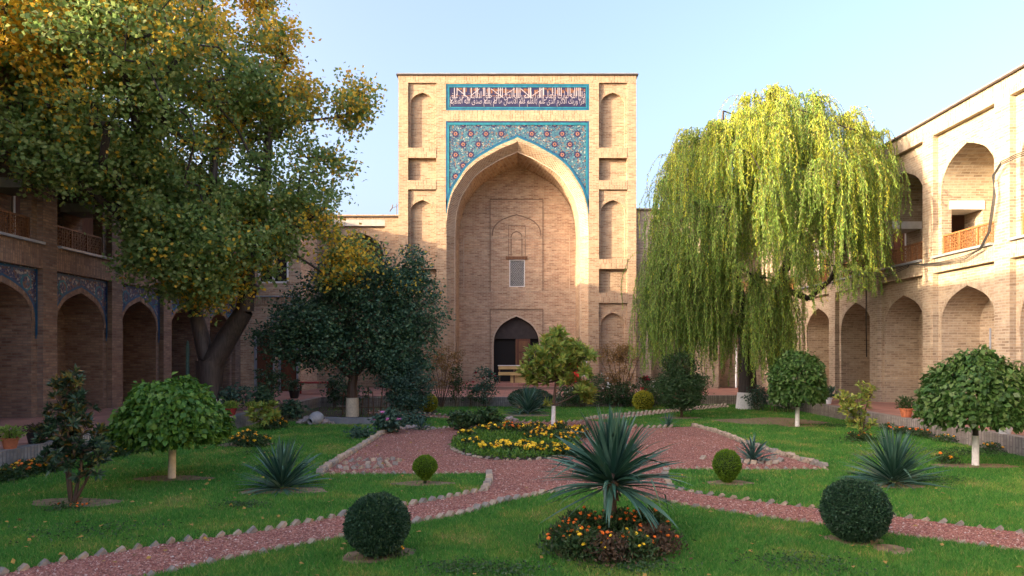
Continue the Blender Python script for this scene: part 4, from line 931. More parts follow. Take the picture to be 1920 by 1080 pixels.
# cut stub of a limb
mb = MB(); mb.tube([(bx+1.0, by-.1, 3.5), (bx+1.28, by-.15, 4.0), (bx+1.42, by-.2, 4.12)], [.22, .19, .17], 10); mb.build('cut_limb', M['bark'], bpy.data.objects['maple_tree'], smooth=True)
dx_, dy_ = -5.45, 22.4
tree('dark_tree', 'dense dark green broad-leaved tree with a cream painted trunk, left of the portal', 'tree', (dx_, dy_, 0), [[(dx_, dy_, 0, .20), (dx_, dy_, 1.0, .16), (dx_+.1, dy_, 1.8, .14), (dx_+.5, dy_, 3.4, .09)], [(dx_, dy_, 1.3, .12), (dx_-.9, dy_-.2, 2.1, .08), (dx_-1.6, dy_-.2, 2.9, .05)], [(dx_+.05, dy_, 1.4, .11), (dx_+1.1, dy_-.1, 2.3, .08), (dx_+1.8, dy_, 3.1, .05)]],
     [((-5.7, 22.4, 2.95), (2.3, 2.0, 1.5), 15), ((-3.8, 22.3, 3.6), (1.3, 1.3, 1.25), 5), ((-3.55, 22.3, 4.8), (.55, .6, 1.0), 1.2), ((-7.4, 22.0, 2.7), (1.2, 1.2, .85), 3), ((-3.9, 21.9, 1.9), (1.0, 1.0, .9), 3), ((-5.3, 22.2, 4.4), (1.5, 1.4, .9), 4), ((-2.9, 22.3, 2.9), (.7, .7, .7), .8), ((-4.6, 22.4, 5.3), (.35, .4, .5), .4)],
     900, 56, .125, .07, M['L_dark'], M['bark2'], .19, .35, .005, .09, p=.42, white=[(dx_, dy_, 0, .215), (dx_, dy_, .62, .20)], whitem=M['cream'], droop=.4, wname='painted_base',
     tint=lambda C, T, ti: ((C[:, 2] > 4.0) & (rng.random(len(C)) < .06)).astype(float), tf=lambda T: cnoise(T, 2.6, 4) > -.38)
# weeping willow
wx, wy = 8.6, 25.6
wil = thing('weeping_willow', 'large weeping willow with yellow-green hanging strands in front of the right arcade', 'tree', (wx, wy, 0))
sk = [[(wx, wy, 0, .42), (wx, wy, .9, .34), (wx-.05, wy, 2.2, .30), (wx-.1, wy-.2, 3.2, .27)],
      [(wx-.1, wy-.2, 3.2, .20), (wx-.6, wy-.6, 4.6, .17), (wx-1.2, wy-1.2, 6.6, .12), (wx-1.5, wy-1.5, 8.8, .08), (wx-1.4, wy-1.6, 10.6, .04)],
      [(wx-.1, wy-.2, 3.2, .22), (wx+.6, wy-.8, 4.4, .19), (wx+1.2, wy-1.4, 5.6, .16), (wx+1.4, wy-2, 8, .11), (wx+1.3, wy-2.2, 10.6, .05)],
      [(wx+.7, wy-.9, 4.5, .13), (wx+1.6, wy-1.6, 4.0, .10), (wx+2.1, wy-2.2, 4.6, .08), (wx+2.8, wy-3.4, 7.2, .05)],
      [(wx-.05, wy-.1, 2.6, .13), (wx-1.4, wy-.8, 3.6, .09), (wx-2.8, wy-1.2, 4.2, .05)]]
NC = 300; cl_ = []
SX = [1225, 1240, 1248, 1262, 1290, 1335, 1378, 1396, 1430, 1470, 1500, 1540, 1598, 1622, 1680, 1692, 1705, 1725]; SY = [430, 375, 320, 290, 243, 222, 205, 172, 160, 153, 166, 172, 196, 234, 250, 300, 350, 420]
for i in range(NC):
    while True:
        a_ = rng.random()*6.28; r_ = math.sqrt(rng.random()); x = 8.50+3.85*r_*math.cos(a_); y = 23.0+3.0*r_*math.sin(a_); px = 972+x*1280/y
        if x < 12.0 and 1232 < px < 1712: break
    top = EYE-(np.interp(px, SX, SY)-665)*y/1280-.32-1.5*((y-23)/3)**2+.25*math.sin(x*3.1+y*2)
    tier = rng.choice([0, 1, 2, 3], p=[.40, .28, .20, .12]); z = max(top-tier*1.45-rng.random()*.30, 4.6)
    cl_.append((x, y, z, 0))
for i in range(120):                                             # the lower skirt
    px = rng.uniform(1215, 1475); Y = rng.uniform(21.8, 24.6); x, _, z = P(px, rng.uniform(505, 590), Y); 
    if 1385 < px < 1408: continue
    cl_.append((x, Y, z+(.5 if px < 1380 else -.2), 1))
cl_ = np.array(cl_)
a_, b_, ra, rb, td = grow(sk, cl_[:, :3]-[0, 0, .05], .5, .007, .12, .25, .08)
V, F = seg_tubes(a_, b_, ra, rb, 8); np_mesh('trunk', V, F, M['bark'], wil, smooth=True)
LV, LD_, LL, LT = [], [], [], []; S0, S1 = [], []
for (x, y, z, low) in cl_:
    ns = 17 if not low else 14; hl = rng.random()
    out = np.array([x-8.2, y-23.3, 0]); out = out/max(np.linalg.norm(out), .3)
    for q in range(ns):
        d0 = out*rng.uniform(.1, .7)+np.array([rng.normal(0, .38), rng.normal(0, .38), 0]); st = np.array([x, y, z])+rng.normal(0, .09, 3)
        pxc = 972+(x+d0[0]*.5)*1280/y
        zmin = rng.uniform(1.2, 2.1) if low else (rng.uniform(3.6, 5.2) if pxc < 1350 else (rng.uniform(3.2, 4.8) if pxc < 1530 else rng.uniform(3.6, 5.2)+max(0, pxc-1600)*.012))
        L = min(rng.uniform(.7, 2.1)*(1 if q % 6 else 1.5) if not low else rng.uniform(.9, 3.0), z+.3-zmin)
        if L < .35: continue
        m_ = int(L/.052); s = np.linspace(0, L, m_); hr = rng.uniform(.35, .75)
        horiz = hr*(1-np.exp(-s/ .35)); rise = .22*np.sin(np.clip(s/.5, 0, 1)*math.pi)*rng.uniform(.2, 1)
        pt = st+np.outer(horiz, d0)+np.outer(rise-np.maximum(s-.12, 0)*.97, [0, 0, 1]); sw = rng.normal(0, .05, 2)
        pt[:, 0] += sw[0]*np.sin(s*2.2); pt[:, 1] += sw[1]*np.sin(s*1.8); pt[:, 0] = np.minimum(pt[:, 0], 12.45)
        for rep in range(2):
            LV.append(pt+rng.normal(0, .008, pt.shape)); LD_.append(np.c_[rng.normal(0, .5, (m_, 2)), np.full(m_, -1.)]); LL.append(rng.uniform(.07, .125, m_)); LT.append(np.full(m_, 1. if rng.random() < (.02 if low else .08)+.75*max(0, (z-6.5)/4)*(hl > .25) else 0.))  # sunlit yellow of the upper strands is painted in through the tint
        if m_ > 6: S0.append(pt[:-4:4]); S1.append(pt[4::4])
C = np.concatenate(LV); V, F = leaves(C, np.concatenate(LD_), np.concatenate(LL), .028, None, .03); np_mesh('crown', V, F, M['L_willow'], wil, tint=np.concatenate(LT))
s0, s1 = np.concatenate([a for a, b_ in zip(S0, S1)]), np.concatenate([b_ for b_ in S1]); q = min(len(s0), len(s1))
s0 = np.concatenate([a[:min(len(a), len(b_))] for a, b_ in zip(S0, S1)]); s1 = np.concatenate([b_[:min(len(a), len(b_))] for a, b_ in zip(S0, S1)])
V, F = seg_tubes(s0, s1, np.full(len(s0), .005), np.full(len(s0), .005), 3); np_mesh('hanging_twig', V, F, M['stem'], wil)
mb = MB(); mb.tube([(wx, wy, 0, ), (wx, wy, .62)], [.44, .375], 14, cap=False); mb.build('whitewash', M['lime'], wil, smooth=True)
# ---------------------------------------------------------------- umbrella-shaped trees
def umbrella(label, x, y, rx, z0, z1, lm, nt, flat, lean=0, split=.7):
    root = thing('umbrella_tree', label, 'tree', (x, y, 0), 'umbrella-shaped trees on the lawn')
    n_ = nt; H = z1-z0; d = norm(rng.normal(size=(n_, 3))); d[:, 2] = np.abs(d[:, 2])
    bump_ = 1+.13*cnoise(d*3, 2.2, x)+.05*cnoise(d*9, 2, y)+np.abs(rng.normal(0, .05, n_))*np.where(rng.random(n_) < .5, 1, -.6)
    zz = np.clip(d[:, 2], 0, 1)**flat
    C = np.c_[x+d[:, 0]*rx*bump_, y+d[:, 1]*rx*bump_, z0+.12+zz*(H-.12)*bump_]
    skirt = rng.random(n_) < .33; C[skirt, 2] = z0+rng.random(skirt.sum())**.8*H*.35+.06*cnoise(C[skirt]*4, 3, 1); C[skirt, :2] = np.array([x, y])+(C[skirt, :2]-[x, y])/np.maximum(np.linalg.norm(C[skirt, :2]-[x, y], axis=1, keepdims=True), .01)*rx*rng.uniform(.72, 1.03, (skirt.sum(), 1))
    inner = rng.random(n_) < .2; C[inner] = np.array([x, y, z0+.25*H])+(C[inner]-[x, y, z0+.25*H])*rng.uniform(.6, .95, (inner.sum(), 1))
    o = C-np.array([x, y, z0]); D = norm(o)*[1, 1, .2]+[0, 0, -.7]+rng.normal(0, .5, C.shape); nz = norm(o)+rng.normal(0, .4, C.shape)
    Ls = rng.uniform(.05, .14, n_)
    V, F = leaves(C, D, Ls, Ls*.72, nz, .12); np_mesh('crown', V, F, lm, root)
    T = np.array([x, y, z0+.35*H])+(C[::60]-[x, y, z0+.35*H])*.9; zf = z0+.25*H
    a, b_, ra, rb, td = grow([[(x, y, 0, .05), (x+lean, y, zf, .045)]], T, .2, .004, .03, .3, .1); V, F = seg_tubes(a, b_, ra, rb, 6); np_mesh('trunk', V, F, M['bark'], root, smooth=True)
    mb = MB(); zt = split; mb.tube([(x, y, -.02), (x+lean*zt/zf, y, zt)], [.062, .056], 12, cap=False); mb.build('whitewash', M['lime'] if x > 0 else M['cream'], root, smooth=True); return root
umbrella('broad umbrella-shaped tree with a cream trunk on the left lawn', *G(322, 897), .80, .60, 1.56, M['L_umb'], 8500, 1.0, .02, .58)
umbrella('umbrella-shaped tree with a half white trunk at the right edge, beside the terracotta pots', *G(1829, 873), .82, .74, 2.02, M['L_umb2'], 9500, .9, 0, .55)
umbrella('globe-headed small tree with a white trunk, between the willow and the variegated shrub', *G(1495, 800), .70, .70, 2.05, M['L_umb2'], 8000, .7, 0, .55)
# one stray shoot on top of the left one
# ---------------------------------------------------------------- clipped balls
def topiary(name, label, x, y, rx, zc, rz, n_, lsz, lm, stemh=.1, taper=0, group=None, cat='shrub', flatx=1.):
    root = thing(name, label, cat, (x, y, 0), group)
    d = norm(rng.normal(size=(n_, 3))); b_ = 1+.045*cnoise(d*3, 2.5, x)+.018*cnoise(d*9, 2.5, y)+rng.normal(0, .028, n_)+(rng.random(n_) < .006)*rng.random(n_)*.14; r = b_*(rng.random(n_)**.03)
    sc_ = np.array([rx*flatx, rx, rz]); C = d*sc_*r[:, None]
    if taper: f = np.clip(1+taper*C[:, 2]/rz*np.where(C[:, 2] < 0, 1, 0), .2, 1.2); C[:, 0] *= f; C[:, 1] *= f
    C += [x, y, zc]; D = d+rng.normal(0, .6, d.shape); V, F = leaves(C, D, rng.uniform(.7, 1.3, n_)*lsz, lsz*.6, d+rng.normal(0, .8, d.shape), .05)
    np_mesh('foliage', V, F, lm, root)
    mb = MB(); k_ = 20; pr = []
    for i in range(11):
        t_ = -math.pi/2+math.pi*i/10; zz = math.sin(t_)*rz*.93; f = max(.2, 1+taper*zz/rz) if zz < 0 and taper else 1; pr.append((max(.002, math.cos(t_)*rx*.93*f), zz+zc))
    mb.lathe(pr, k_, (x, y, 0)); mb.tube([(x, y, -.03), (x, y, zc)], [.03, .025], 6); mb.build('branches', M['L_dry' if lm is None else 'stem'], root, smooth=True) if False else mb.build('dark_core_and_stem', M['core'], root, smooth=True)  # solid core round the stem, dark to paint the shade inside the bush
    return root
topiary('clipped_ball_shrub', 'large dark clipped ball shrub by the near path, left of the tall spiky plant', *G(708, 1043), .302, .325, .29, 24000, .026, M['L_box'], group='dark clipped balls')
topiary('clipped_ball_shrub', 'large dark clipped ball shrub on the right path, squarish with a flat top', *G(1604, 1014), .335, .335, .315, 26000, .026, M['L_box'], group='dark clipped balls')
topiary('small_ball_topiary', 'small bright green ball topiary on the little left lawn', *G(797, 907), .185, .25, .19, 9000, .020, M['L_lime'], taper=.55, group='small bright topiaries')
topiary('small_ball_topiary', 'small bright green barrel-shaped topiary on the right lawn beside the agave', *G(1363, 905), .215, .26, .255, 10000, .020, M['L_lime'], taper=.4, group='small bright topiaries')
x, y = G(802, 772); topiary('golden_ball_shrub', 'round golden-green shrub at the foot of the rear kerb, left of the portal door', x, y, .32, .32, .30, 3000, .06, M['L_yel'], group='golden ball shrubs')
x, y = G(1206, 768); topiary('golden_ball_shrub', 'round bright golden shrub below the red flower pot, right of the portal', x, y, .36, .34, .33, 3500, .06, M['L_yel'], group='golden ball shrubs')
topiary('clipped_hedge', 'dark clipped rounded hedge right behind the far spiky clump, in front of the door', .45, 25.6, .55, .38, .36, 9000, .05, M['L_box'], flatx=1.45)
x, y = G(1278, 783)
tree('round_shrub', 'tall rounded dark green shrub with airy top in front of the willow', 'shrub', (x, y, 0), [[(x, y, 0, .05), (x, y, .4, .04)]], [((x, y, .95), (.78, .75, .68), 5), ((x-.1, y, 1.7), (.55, .5, .35), 1)], 260, 60, .075, .038, M['L_shrub'], M['stem'], .11, .2, .004, .03, p=.35, crown='foliage', trunk='stem')
# ---------------------------------------------------------------- sword-leaved plants
def sword(name, label, x, y, z0, n_, L, W, elmin, elmax, bend, lm, group=None, trunk=None, cat='plant', rad=.05, elp=1.):
    root = thing(name, label, cat, (x, y, 0 if trunk else z0), group); nseg = 7; V = []; F = []
    for i in range(n_):
        az = rng.random()*6.283; u_ = (i+.5)/n_; el = elmin+(elmax-elmin)*u_**elp+rng.normal(0, .06); l_ = L*rng.uniform(.8, 1.08)*(1-.12*u_); w0 = W*rng.uniform(.8, 1.15); b_ = bend*rng.uniform(.3, 1.5)*max(.15, math.cos(el))
        p = np.array([x+rad*math.cos(az)*(1-u_), y+rad*math.sin(az)*(1-u_), z0+(u_-.5)*rad*2.5]); side = np.array([-math.sin(az), math.cos(az), 0]); roll = rng.normal(0, .35); n0 = len(V); e = el
        kink = rng.random() < .12; kk = rng.integers(3, 6)
        for s in range(nseg+1):
            f = s/nseg; wd = w0*(.75+.9*f-1.65*f*f if f > .0 else .7)*.5; wd = max(wd, .0008) if s < nseg else .0008
            d = np.array([math.cos(az)*math.cos(e), math.sin(az)*math.cos(e), math.sin(e)]); upv = np.cross(side, d); sv = side*math.cos(roll)+upv*math.sin(roll)
            V += [p+sv*wd, p-upv*wd*.35, p-sv*wd]; p = p+d*l_/nseg; e -= b_/nseg*(.4+1.4*f)
            if kink and s == kk: e -= rng.uniform(.6, 1.3)
            e = max(e, -1.35)
            if p[2] < z0-.02 and not trunk: p[2] = max(p[2], .015)
        for s in range(nseg):
            a_ = n0+s*3
            F += [(a_, a_+1, a_+4, a_+3), (a_+1, a_+2, a_+5, a_+4)]
    np_mesh('leaves', np.array(V), np.array(F), lm, root)
    if trunk:
        mb = MB(); r0 = trunk; mb.tube([(x, y, -.02), (x+.005, y, .2), (x, y, z0-.12), (x, y, z0), (x, y, z0+.08)], [r0, r0*.95, r0*1.05, r0*1.75, r0*1.2], 14); mb.build('trunk', M['bark2'], root, smooth=True)
        # dead collar of old leaf bases
        mb = MB()
        for i in range(46):
            az = rng.random()*6.28; zz = z0-rng.random()*.16; mb.bar((x+r0*1.1*math.cos(az), y+r0*1.1*math.sin(az), zz), (x+r0*2*math.cos(az), y+r0*2*math.sin(az), zz-rng.uniform(.03, .12)), .03, .004)
        mb.build('leaf_base', M['bark2'], root)
    return root
yx, yy = 1.02, 7.45
sword('tall_yucca', 'tall spiky yucca on a short bare trunk rising from the marigold mound in the foreground', yx, yy, .66, 235, .86, .058, -.38, 1.50, .70, M['L_sword'], trunk=.05, rad=.055, elp=.75)
x, y = G(528, 915); sword('yucca_clump', 'stemless yucca clump on the left lawn', x, y, .06, 190, .72, .046, .05, 1.40, .45, M['L_sword'], rad=.09, group='yuccas on the lawn')
x, y = G(1675, 905); sword('yucca_clump', 'wide stemless yucca clump on the right lawn behind the right clipped ball', x, y, .10, 240, .79, .042, .0, 1.4, .42, M['L_sword'], rad=.12, group='yuccas on the lawn')
x, y = G(990, 776); sword('yucca_clump', 'far dense yucca clump in front of the dark clipped hedge', x, y, .1, 190, .95, .05, .0, 1.3, 1.2, M['L_sword'], rad=.16, group='yuccas on the lawn')
x, y = G(1412, 866); sword('agave', 'blue-green agave in the right corner of the gravel', x, y, .05, 60, .52, .05, .1, 1.35, .9, M['L_agave'], rad=.05)
x, y = G(1252, 800); sword('small_yucca', 'small spiky plant at the back right edge of the gravel', x, y, .03, 40, .42, .03, .2, 1.4, .4, M['L_agave'], rad=.05, group='small spiky plants at the back of the gravel')
x, y = G(790, 806); sword('small_yucca', 'small spiky plant among pale stones at the back left edge of the gravel', x, y, .03, 40, .40, .03, .3, 1.4, .4, M['L_agave'], rad=.05, group='small spiky plants at the back of the gravel')
# ---------------------------------------------------------------- big-leaved shrubs and small trees
x, y = G(133, 943)
sk = [[(x, y, 0, .028), (x-.02, y, .5, .022), (x-.05, y, 1.3, .014)], [(x+.04, y, 0, .026), (x+.12, y+.03, .5, .02), (x+.15, y, 1.0, .012)], [(x+.06, y, 0, .018), (x+.3, y-.02, .45, .012)], [(x-.02, y, 0, .02), (x-.1, y+.05, .45, .014)]]
tree('magnolia_shrub', 'dark glossy magnolia shrub with bronze tips and several bare stems at the far left', 'shrub', (x, y, 0), sk, [((x-.02, y, 1.45), (.24, .24, .38), 1.1), ((x, y, 1.05), (.42, .4, .40), 2.2), ((x+.12, y, .62), (.48, .42, .30), 1.8), ((x-.38, y, .98), (.16, .2, .14), .35), ((x+.48, y-.1, .85), (.22, .22, .2), .45)], 165, 15, .115, .040, M['L_mag'], M['bark2'], .05, .15, .004, .02, whorl=True, p=.4, crown='foliage', trunk='stem',
     tint=lambda C, T, ti: ((np.random.default_rng(9).random(int(ti.max())+1)[ti] > .62) & (rng.random(len(C)) < .5)).astype(float))
mg = bpy.data.objects['magnolia_shrub']
x, y = G(1037, 803)
tree('light_magnolia_tree', 'small light green broad-leaved tree with a thin white trunk in the central flower bed', 'tree', (x, y, 0), [[(x, y, 0, .05), (x+.02, y, .75, .045), (x+.08, y, 1.3, .03)], [(x, y, .62, .03), (x+.35, y, .78, .02), (x+.75, y, 1.0, .014)]],
     [((x+.05, y, 2.0), (.80, .8, .60), 5), ((x+.35, y, 1.55), (.75, .7, .4), 2), ((x-.55, y, 1.55), (.42, .45, .38), 1.1), ((x+.88, y, .98), (.30, .4, .26), .9), ((x+.1, y, 2.55), (.25, .3, .2), .4), ((x+.95, y, 2.0), (.2, .3, .2), .3), ((x-.1, y, .70), (.12, .1, .06), .08)], 270, 13, .225, .08, M['L_light'], M['bark2'], .08, .25, .006, .03, whorl=True, p=.42, white=[(x, y, -.02, .062), (x+.015, y, .62, .055)], tint=lambda C, T, ti: (rng.random(len(C)) < .3).astype(float))
x, y = G(1612, 826)
tree('variegated_shrub', 'yellow-green leafy shrub with marigolds at its foot beside the right kerb', 'shrub', (x, y, 0), [[(x, y, 0, .025), (x, y, .7, .015)], [(x+.05, y, 0, .02), (x+.15, y, .8, .012)]], [((x-.15, y, .85), (.35, .35, .28), 2), ((x+.15, y, 1.2), (.22, .25, .28), 1), ((x-.42, y, 1.05), (.2, .2, .14), .5), ((x, y, .45), (.33, .3, .25), 1.2)], 90, 10, .13, .048, M['L_light'], M['stem'], .06, .2, .004, .02, whorl=True, crown='foliage', trunk='stem', tint=lambda C, T, ti: (rng.random(len(C)) < .45).astype(float))
x, y = G(497, 806)
tree('variegated_shrub', 'yellow-green leafy shrub at the end of the left kerb behind the marigolds', 'shrub', (x, y, 0), [[(x, y, 0, .02), (x, y, .5, .012)]], [((x, y, .48), (.42, .38, .34), 2)], 60, 11, .17, .055, M['L_light'], M['stem'], .06, .2, .004, .02, whorl=True, crown='foliage', trunk='stem', tint=lambda C, T, ti: (rng.random(len(C)) < .45).astype(float))
def vase(label, px, Y, w_, z1, lm, nt, tint=None, z0=.0, lo=.45):
    x = (px-972)*Y/1280; sk = []
    for i in range(7):
        a = (i-3)/3; sk.append([(x+a*.04, Y, z0, .022), (x+a*w_*.35, Y+rng.normal(0, .1), z0+(z1-z0)*.4, .016), (x+a*w_*.75, Y+rng.normal(0, .15), z0+(z1-z0)*.75, .009), (x+a*w_*.95, Y+rng.normal(0, .2), z1+rng.normal(0, .12), .004)])
    return tree('crepe_myrtle', label, 'shrub', (x, Y, z0), sk, [((x, Y, z0+(z1-z0)*.78), (w_*.9, .5, (z1-z0)*.2), 2), ((x, Y, z0+(z1-z0)*lo), (w_*.65, .4, (z1-z0)*.2), .8)], nt, 20, .085, .034, lm, M['bark2'], .10, .2, .004, .012, crown='foliage', trunk='stem', tint=tint, group='autumn shrubs by the rear kerb')
vase('airy rust-coloured autumn shrub with many thin stems, left of the portal arch', 828, 26.2, .95, 2.4, M['L_rust'], 95)
vase('airy brown and yellow-green autumn shrub, right of the portal arch', 1163, 26.2, 1.05, 2.6, M['L_rust'], 150, tint=lambda C, T, ti: ((C[:, 0] > 4.2) & (C[:, 2] > 1.9)).astype(float))
# ---------------------------------------------------------------- flowers
def bloom_mesh(name, m_, r, k=2):
    mb = MB(); 
    for j in range(k):
        z = j*r*.30; rr_ = r*(1-.28*j); n0 = 9; pts = [(rr_*(1 if i % 2 else .78)*math.cos(2*math.pi*i/(2*n0)+j*.3), rr_*(1 if i % 2 else .78)*math.sin(2*math.pi*i/(2*n0)+j*.3)) for i in range(2*n0)]
        for i in range(2*n0):
            a, b_ = pts[i], pts[(i+1) % (2*n0)]; mb.face([(0, 0, z+r*.28), (a[0], a[1], z), (b_[0], b_[1], z)])
    mb.lathe([(r*.8, -.02*r), (r*.45, -r*.4), (.12*r, -r*.6)], 8, (0, 0, 0))
    me = bpy.data.meshes.new(name); me.from_pydata(mb.v, [], mb.f); me.materials.append(m_); return me
BL = {k_: bloom_mesh('bloom', M[k_], 1.) for k_ in ('F_yel', 'F_gold', 'F_org', 'F_red', 'F_pink', 'F_white')}
def blooms(root, P_, kind, r, mixk=None, mixp=0):
    for p in P_:
        kd = mixk if mixk and rng.random() < mixp else kind
        o = bpy.data.objects.new('bloom', BL[kd]); COL.objects.link(o); o.parent = root; o.location = Vector(p)-wloc(root); s = r*rng.uniform(.75, 1.2); o.scale = (s, s, s); o.rotation_euler = (rng.normal(.15, .35), rng.normal(0, .35), rng.random()*6)
def marigold(label, x, y, rx, h, nleaf, nb, kind, br, mixk=None, mixp=0, group='marigold plants', lm=None, z0=0, name='marigold_plant'):
    root = thing(name, label, 'flowers', (x, y, z0), group)
    T = np.c_[rng.normal(0, rx*.45, (nleaf, 2))+[x, y], z0+h*rng.random(nleaf)**.7*.92]; rr_ = np.linalg.norm(T[:, :2]-[x, y], axis=1)/rx; T[:, 2] = z0+(T[:, 2]-z0)*np.clip(1.12-.45*rr_**2, .2, 1)
    V, F = leaves(T, rng.normal(size=T.shape)+[0, 0, .5], rng.uniform(.03, .065, nleaf)*(1+y/45), .018*(1+y/30), None, .03); np_mesh('foliage', V, F, lm or M['L_mari'], root)
    a = rng.random(nb)*6.28; r_ = np.sqrt(rng.random(nb))*rx*.95; bx_ = x+r_*np.cos(a); by_ = y+r_*np.sin(a)*.9; bz = z0+h*np.clip(1.10-.5*(r_/rx)**2, .2, 1)*rng.uniform(.82, 1.08, nb)
    blooms(root, np.c_[bx_, by_, bz], kind, br, mixk, mixp); return root
# central oval bed: yellow in front and left, mixed gold and orange behind
bed_rows = [(875, 816, 'F_yel', 'yellow marigolds at the left tip of the oval bed, %s', 9), (885, 832, 'F_yel', 'yellow marigolds at the left tip of the oval bed, %s', 9), (905, 806, 'F_yel', 'small yellow marigolds at the back left of the oval bed', 6),
            (918, 842, 'F_yel', '', 8), (940, 836, 'F_yel', '', 9), (962, 843, 'F_yel', '', 6), (985, 838, 'F_yel', '', 9), (1003, 846, 'F_yel', '', 8), (1025, 842, 'F_yel', '', 9), (1048, 846, 'F_yel', '', 8), (1068, 846, 'F_yel', '', 6),
            (930, 808, 'F_gold', '', 8), (950, 806, 'F_org', '', 9), (972, 808, 'F_org', '', 9), (990, 812, 'F_gold', '', 10), (1008, 806, 'F_gold', '', 9), (1005, 822, 'F_gold', '', 10), (1025, 815, 'F_gold', '', 8), (1050, 806, 'F_gold', '', 9), (1055, 826, 'F_gold', '', 9), (1072, 816, 'F_gold', '', 7), (1090, 812, 'F_gold', '', 6)]
names = {0: 'upper of two bright yellow marigold plants at the left tip of the oval bed', 1: 'lower of two bright yellow marigold plants at the left tip of the oval bed', 2: 'yellow marigold plant at the back left of the oval bed'}
front_l = ['first', 'second', 'third', 'fourth', 'fifth', 'sixth', 'seventh', 'eighth']
back_l = ['leftmost', 'second', 'third', 'fourth', 'fifth', 'sixth', 'seventh', 'eighth', 'ninth', 'tenth', 'rightmost']
for i, (px, py, kd, lb, nb) in enumerate(bed_rows):
    x, y = G(px, py+8)
    lb = names.get(i) or ('%s bright yellow marigold plant from the left in the front row of the oval bed' % front_l[i-3] if i < 11 else '%s orange and gold marigold plant from the left, back of the oval bed' % back_l[i-11])
    marigold(lb, x, y, .25 if i < 11 else .29, .22 if i < 11 else .30, 620, nb+9, kd, .050 if i < 11 else .040, 'F_yel' if kd != 'F_yel' else 'F_gold', .35 if kd != 'F_yel' else .06, lm=M['L_mari'])
# mound under the tall yucca
for i, (px, py, kd, h, lm, nb, side) in enumerate([(1065, 1042, 'F_org', .30, 'L_mari', 9, 'left end'), (1100, 1052, 'F_org', .30, 'L_mari', 8, 'front left'), (1140, 1056, 'F_org', .27, 'L_dry', 6, 'front middle'), (1185, 1052, 'F_yel', .27, 'L_mari', 7, 'front right'), (1225, 1042, 'F_org', .30, 'L_dry', 6, 'right end'),
        (1090, 1022, 'F_org', .35, 'L_mari', 10, 'back left'), (1160, 1018, 'F_org', .35, 'L_mari', 7, 'back middle'), (1215, 1020, 'F_org', .35, 'L_mari', 8, 'back right')]):
    x, y = G(px, py-4); marigold('partly withered orange marigold plant at the %s of the mound under the tall yucca' % side, x, y, .25, h, 1700, nb+9, kd, .024, 'F_yel' if i in (1, 2) else 'F_org', .3, lm=M[lm], group='marigolds under the tall yucca')
# left border strip along the kerb
for i, (px, py) in enumerate([(8, 905), (28, 900), (52, 893), (75, 888), (100, 884), (118, 878), (215, 858), (232, 853), (250, 850), (270, 846), (290, 843), (312, 838)]):
    x, y = G(px, py); w_ = 'left of' if i < 6 else 'right of'; o_ = ['first', 'second', 'third', 'fourth', 'fifth', 'sixth'][i % 6]
    marigold('%s orange and yellow marigold plant in the kerb border %s the magnolia shrub' % (o_, w_), x-.05, y, .24, .26, 700, 11, 'F_org' if i % 3 else 'F_yel', .034, 'F_gold' if i < 6 else 'F_yel', .5, group='marigolds along the left kerb')
for i, (px, py) in enumerate([(450, 836), (470, 838), (488, 838), (465, 828), (508, 806), (522, 803)]):
    x, y = G(px, py); marigold(['left', 'middle', 'right', 'rear'][i]+' marigold plant of the round golden clump on the left lawn' if i < 4 else ['nearer', 'farther'][i-4]+' golden marigold plant under the yellow-green shrub by the left kerb', x, y, .26, .26, 600, 14, 'F_gold', .038, 'F_yel', .3, group='golden marigolds beyond the umbrella tree')
for i, (px, py, lb) in enumerate([(1600, 826, 'small orange marigold plant left of the stems of the right variegated shrub'), (1622, 828, 'small orange marigold plant right of the stems of the right variegated shrub'), (1668, 808, 'sparse orange marigold plant by the right kerb below the terracotta pot'), (1690, 815, 'sparse orange marigold plant by the right kerb, slightly right of the terracotta pot'), (1740, 822, 'sparse orange marigold plant by the right kerb left of the umbrella tree'), (1798, 830, 'sparse yellow marigold plant by the kerb just left of the right umbrella tree'), (1862, 848, 'sparse yellow marigold plant by the kerb just right of the right umbrella tree'), (1775, 870, 'tiny orange marigold at the foot of the right umbrella tree'), (1770, 818, 'tiny orange marigold against the right kerb'),]):
    x, y = G(px, py); marigold(lb, min(x, 9.85), y, .22, .20, 260, 5, 'F_org' if i < 5 or i > 6 else 'F_gold', .036, 'F_gold', .3, group='marigolds along the right kerb')
x, y = G(742, 1046); marigold('tiny marigold at the foot of the left clipped ball', x, y, .09, .12, 120, 4, 'F_gold', .013, group='tiny lawn marigolds')
x, y = G(125, 955); marigold('tiny orange marigolds at the foot of the magnolia shrub', x, y, .3, .07, 150, 6, 'F_org', .022, group='tiny lawn marigolds')
# leafy plants
def bushy(name, label, x, y, rx, h, nt, lpt, L, W, lm, z0=0, bl=None, group=None, cat='plant', sp=.07, ry=None, stems=4):
    sk = [[(x+rng.normal(0, rx*.2), y, z0, .012), (x+rng.normal(0, rx*.3), y, z0+h*.5, .008)] for _ in range(stems)]
    r = tree(name, label, cat, (x, y, z0), sk, [((x, y, z0+h*.55), (rx, ry or rx*.85, h*.45))], nt, lpt, L, W, lm, M['stem'], sp, .15, .003, .01, crown='foliage', trunk='stem', group=group, p=.4)
    if bl: 
        kd, nb, br = bl; a = rng.random(nb)*6.28; q = rng.random(nb)**.5; blooms(r, np.c_[x+np.cos(a)*q*rx, y-.5*rx+np.sin(a)*q*rx*.5, z0+h*(1.02-.4*q*q)*rng.uniform(.75, 1.05, nb)], kd, br)
    return r
x, y = G(731, 812); bushy('pink_flower_plant', 'grey-green leafy plant with pinkish purple flower heads at the back left of the gravel', x, y, .38, .58, 70, 12, .12, .09, M['L_teal'], bl=('F_pink', 7, .055))
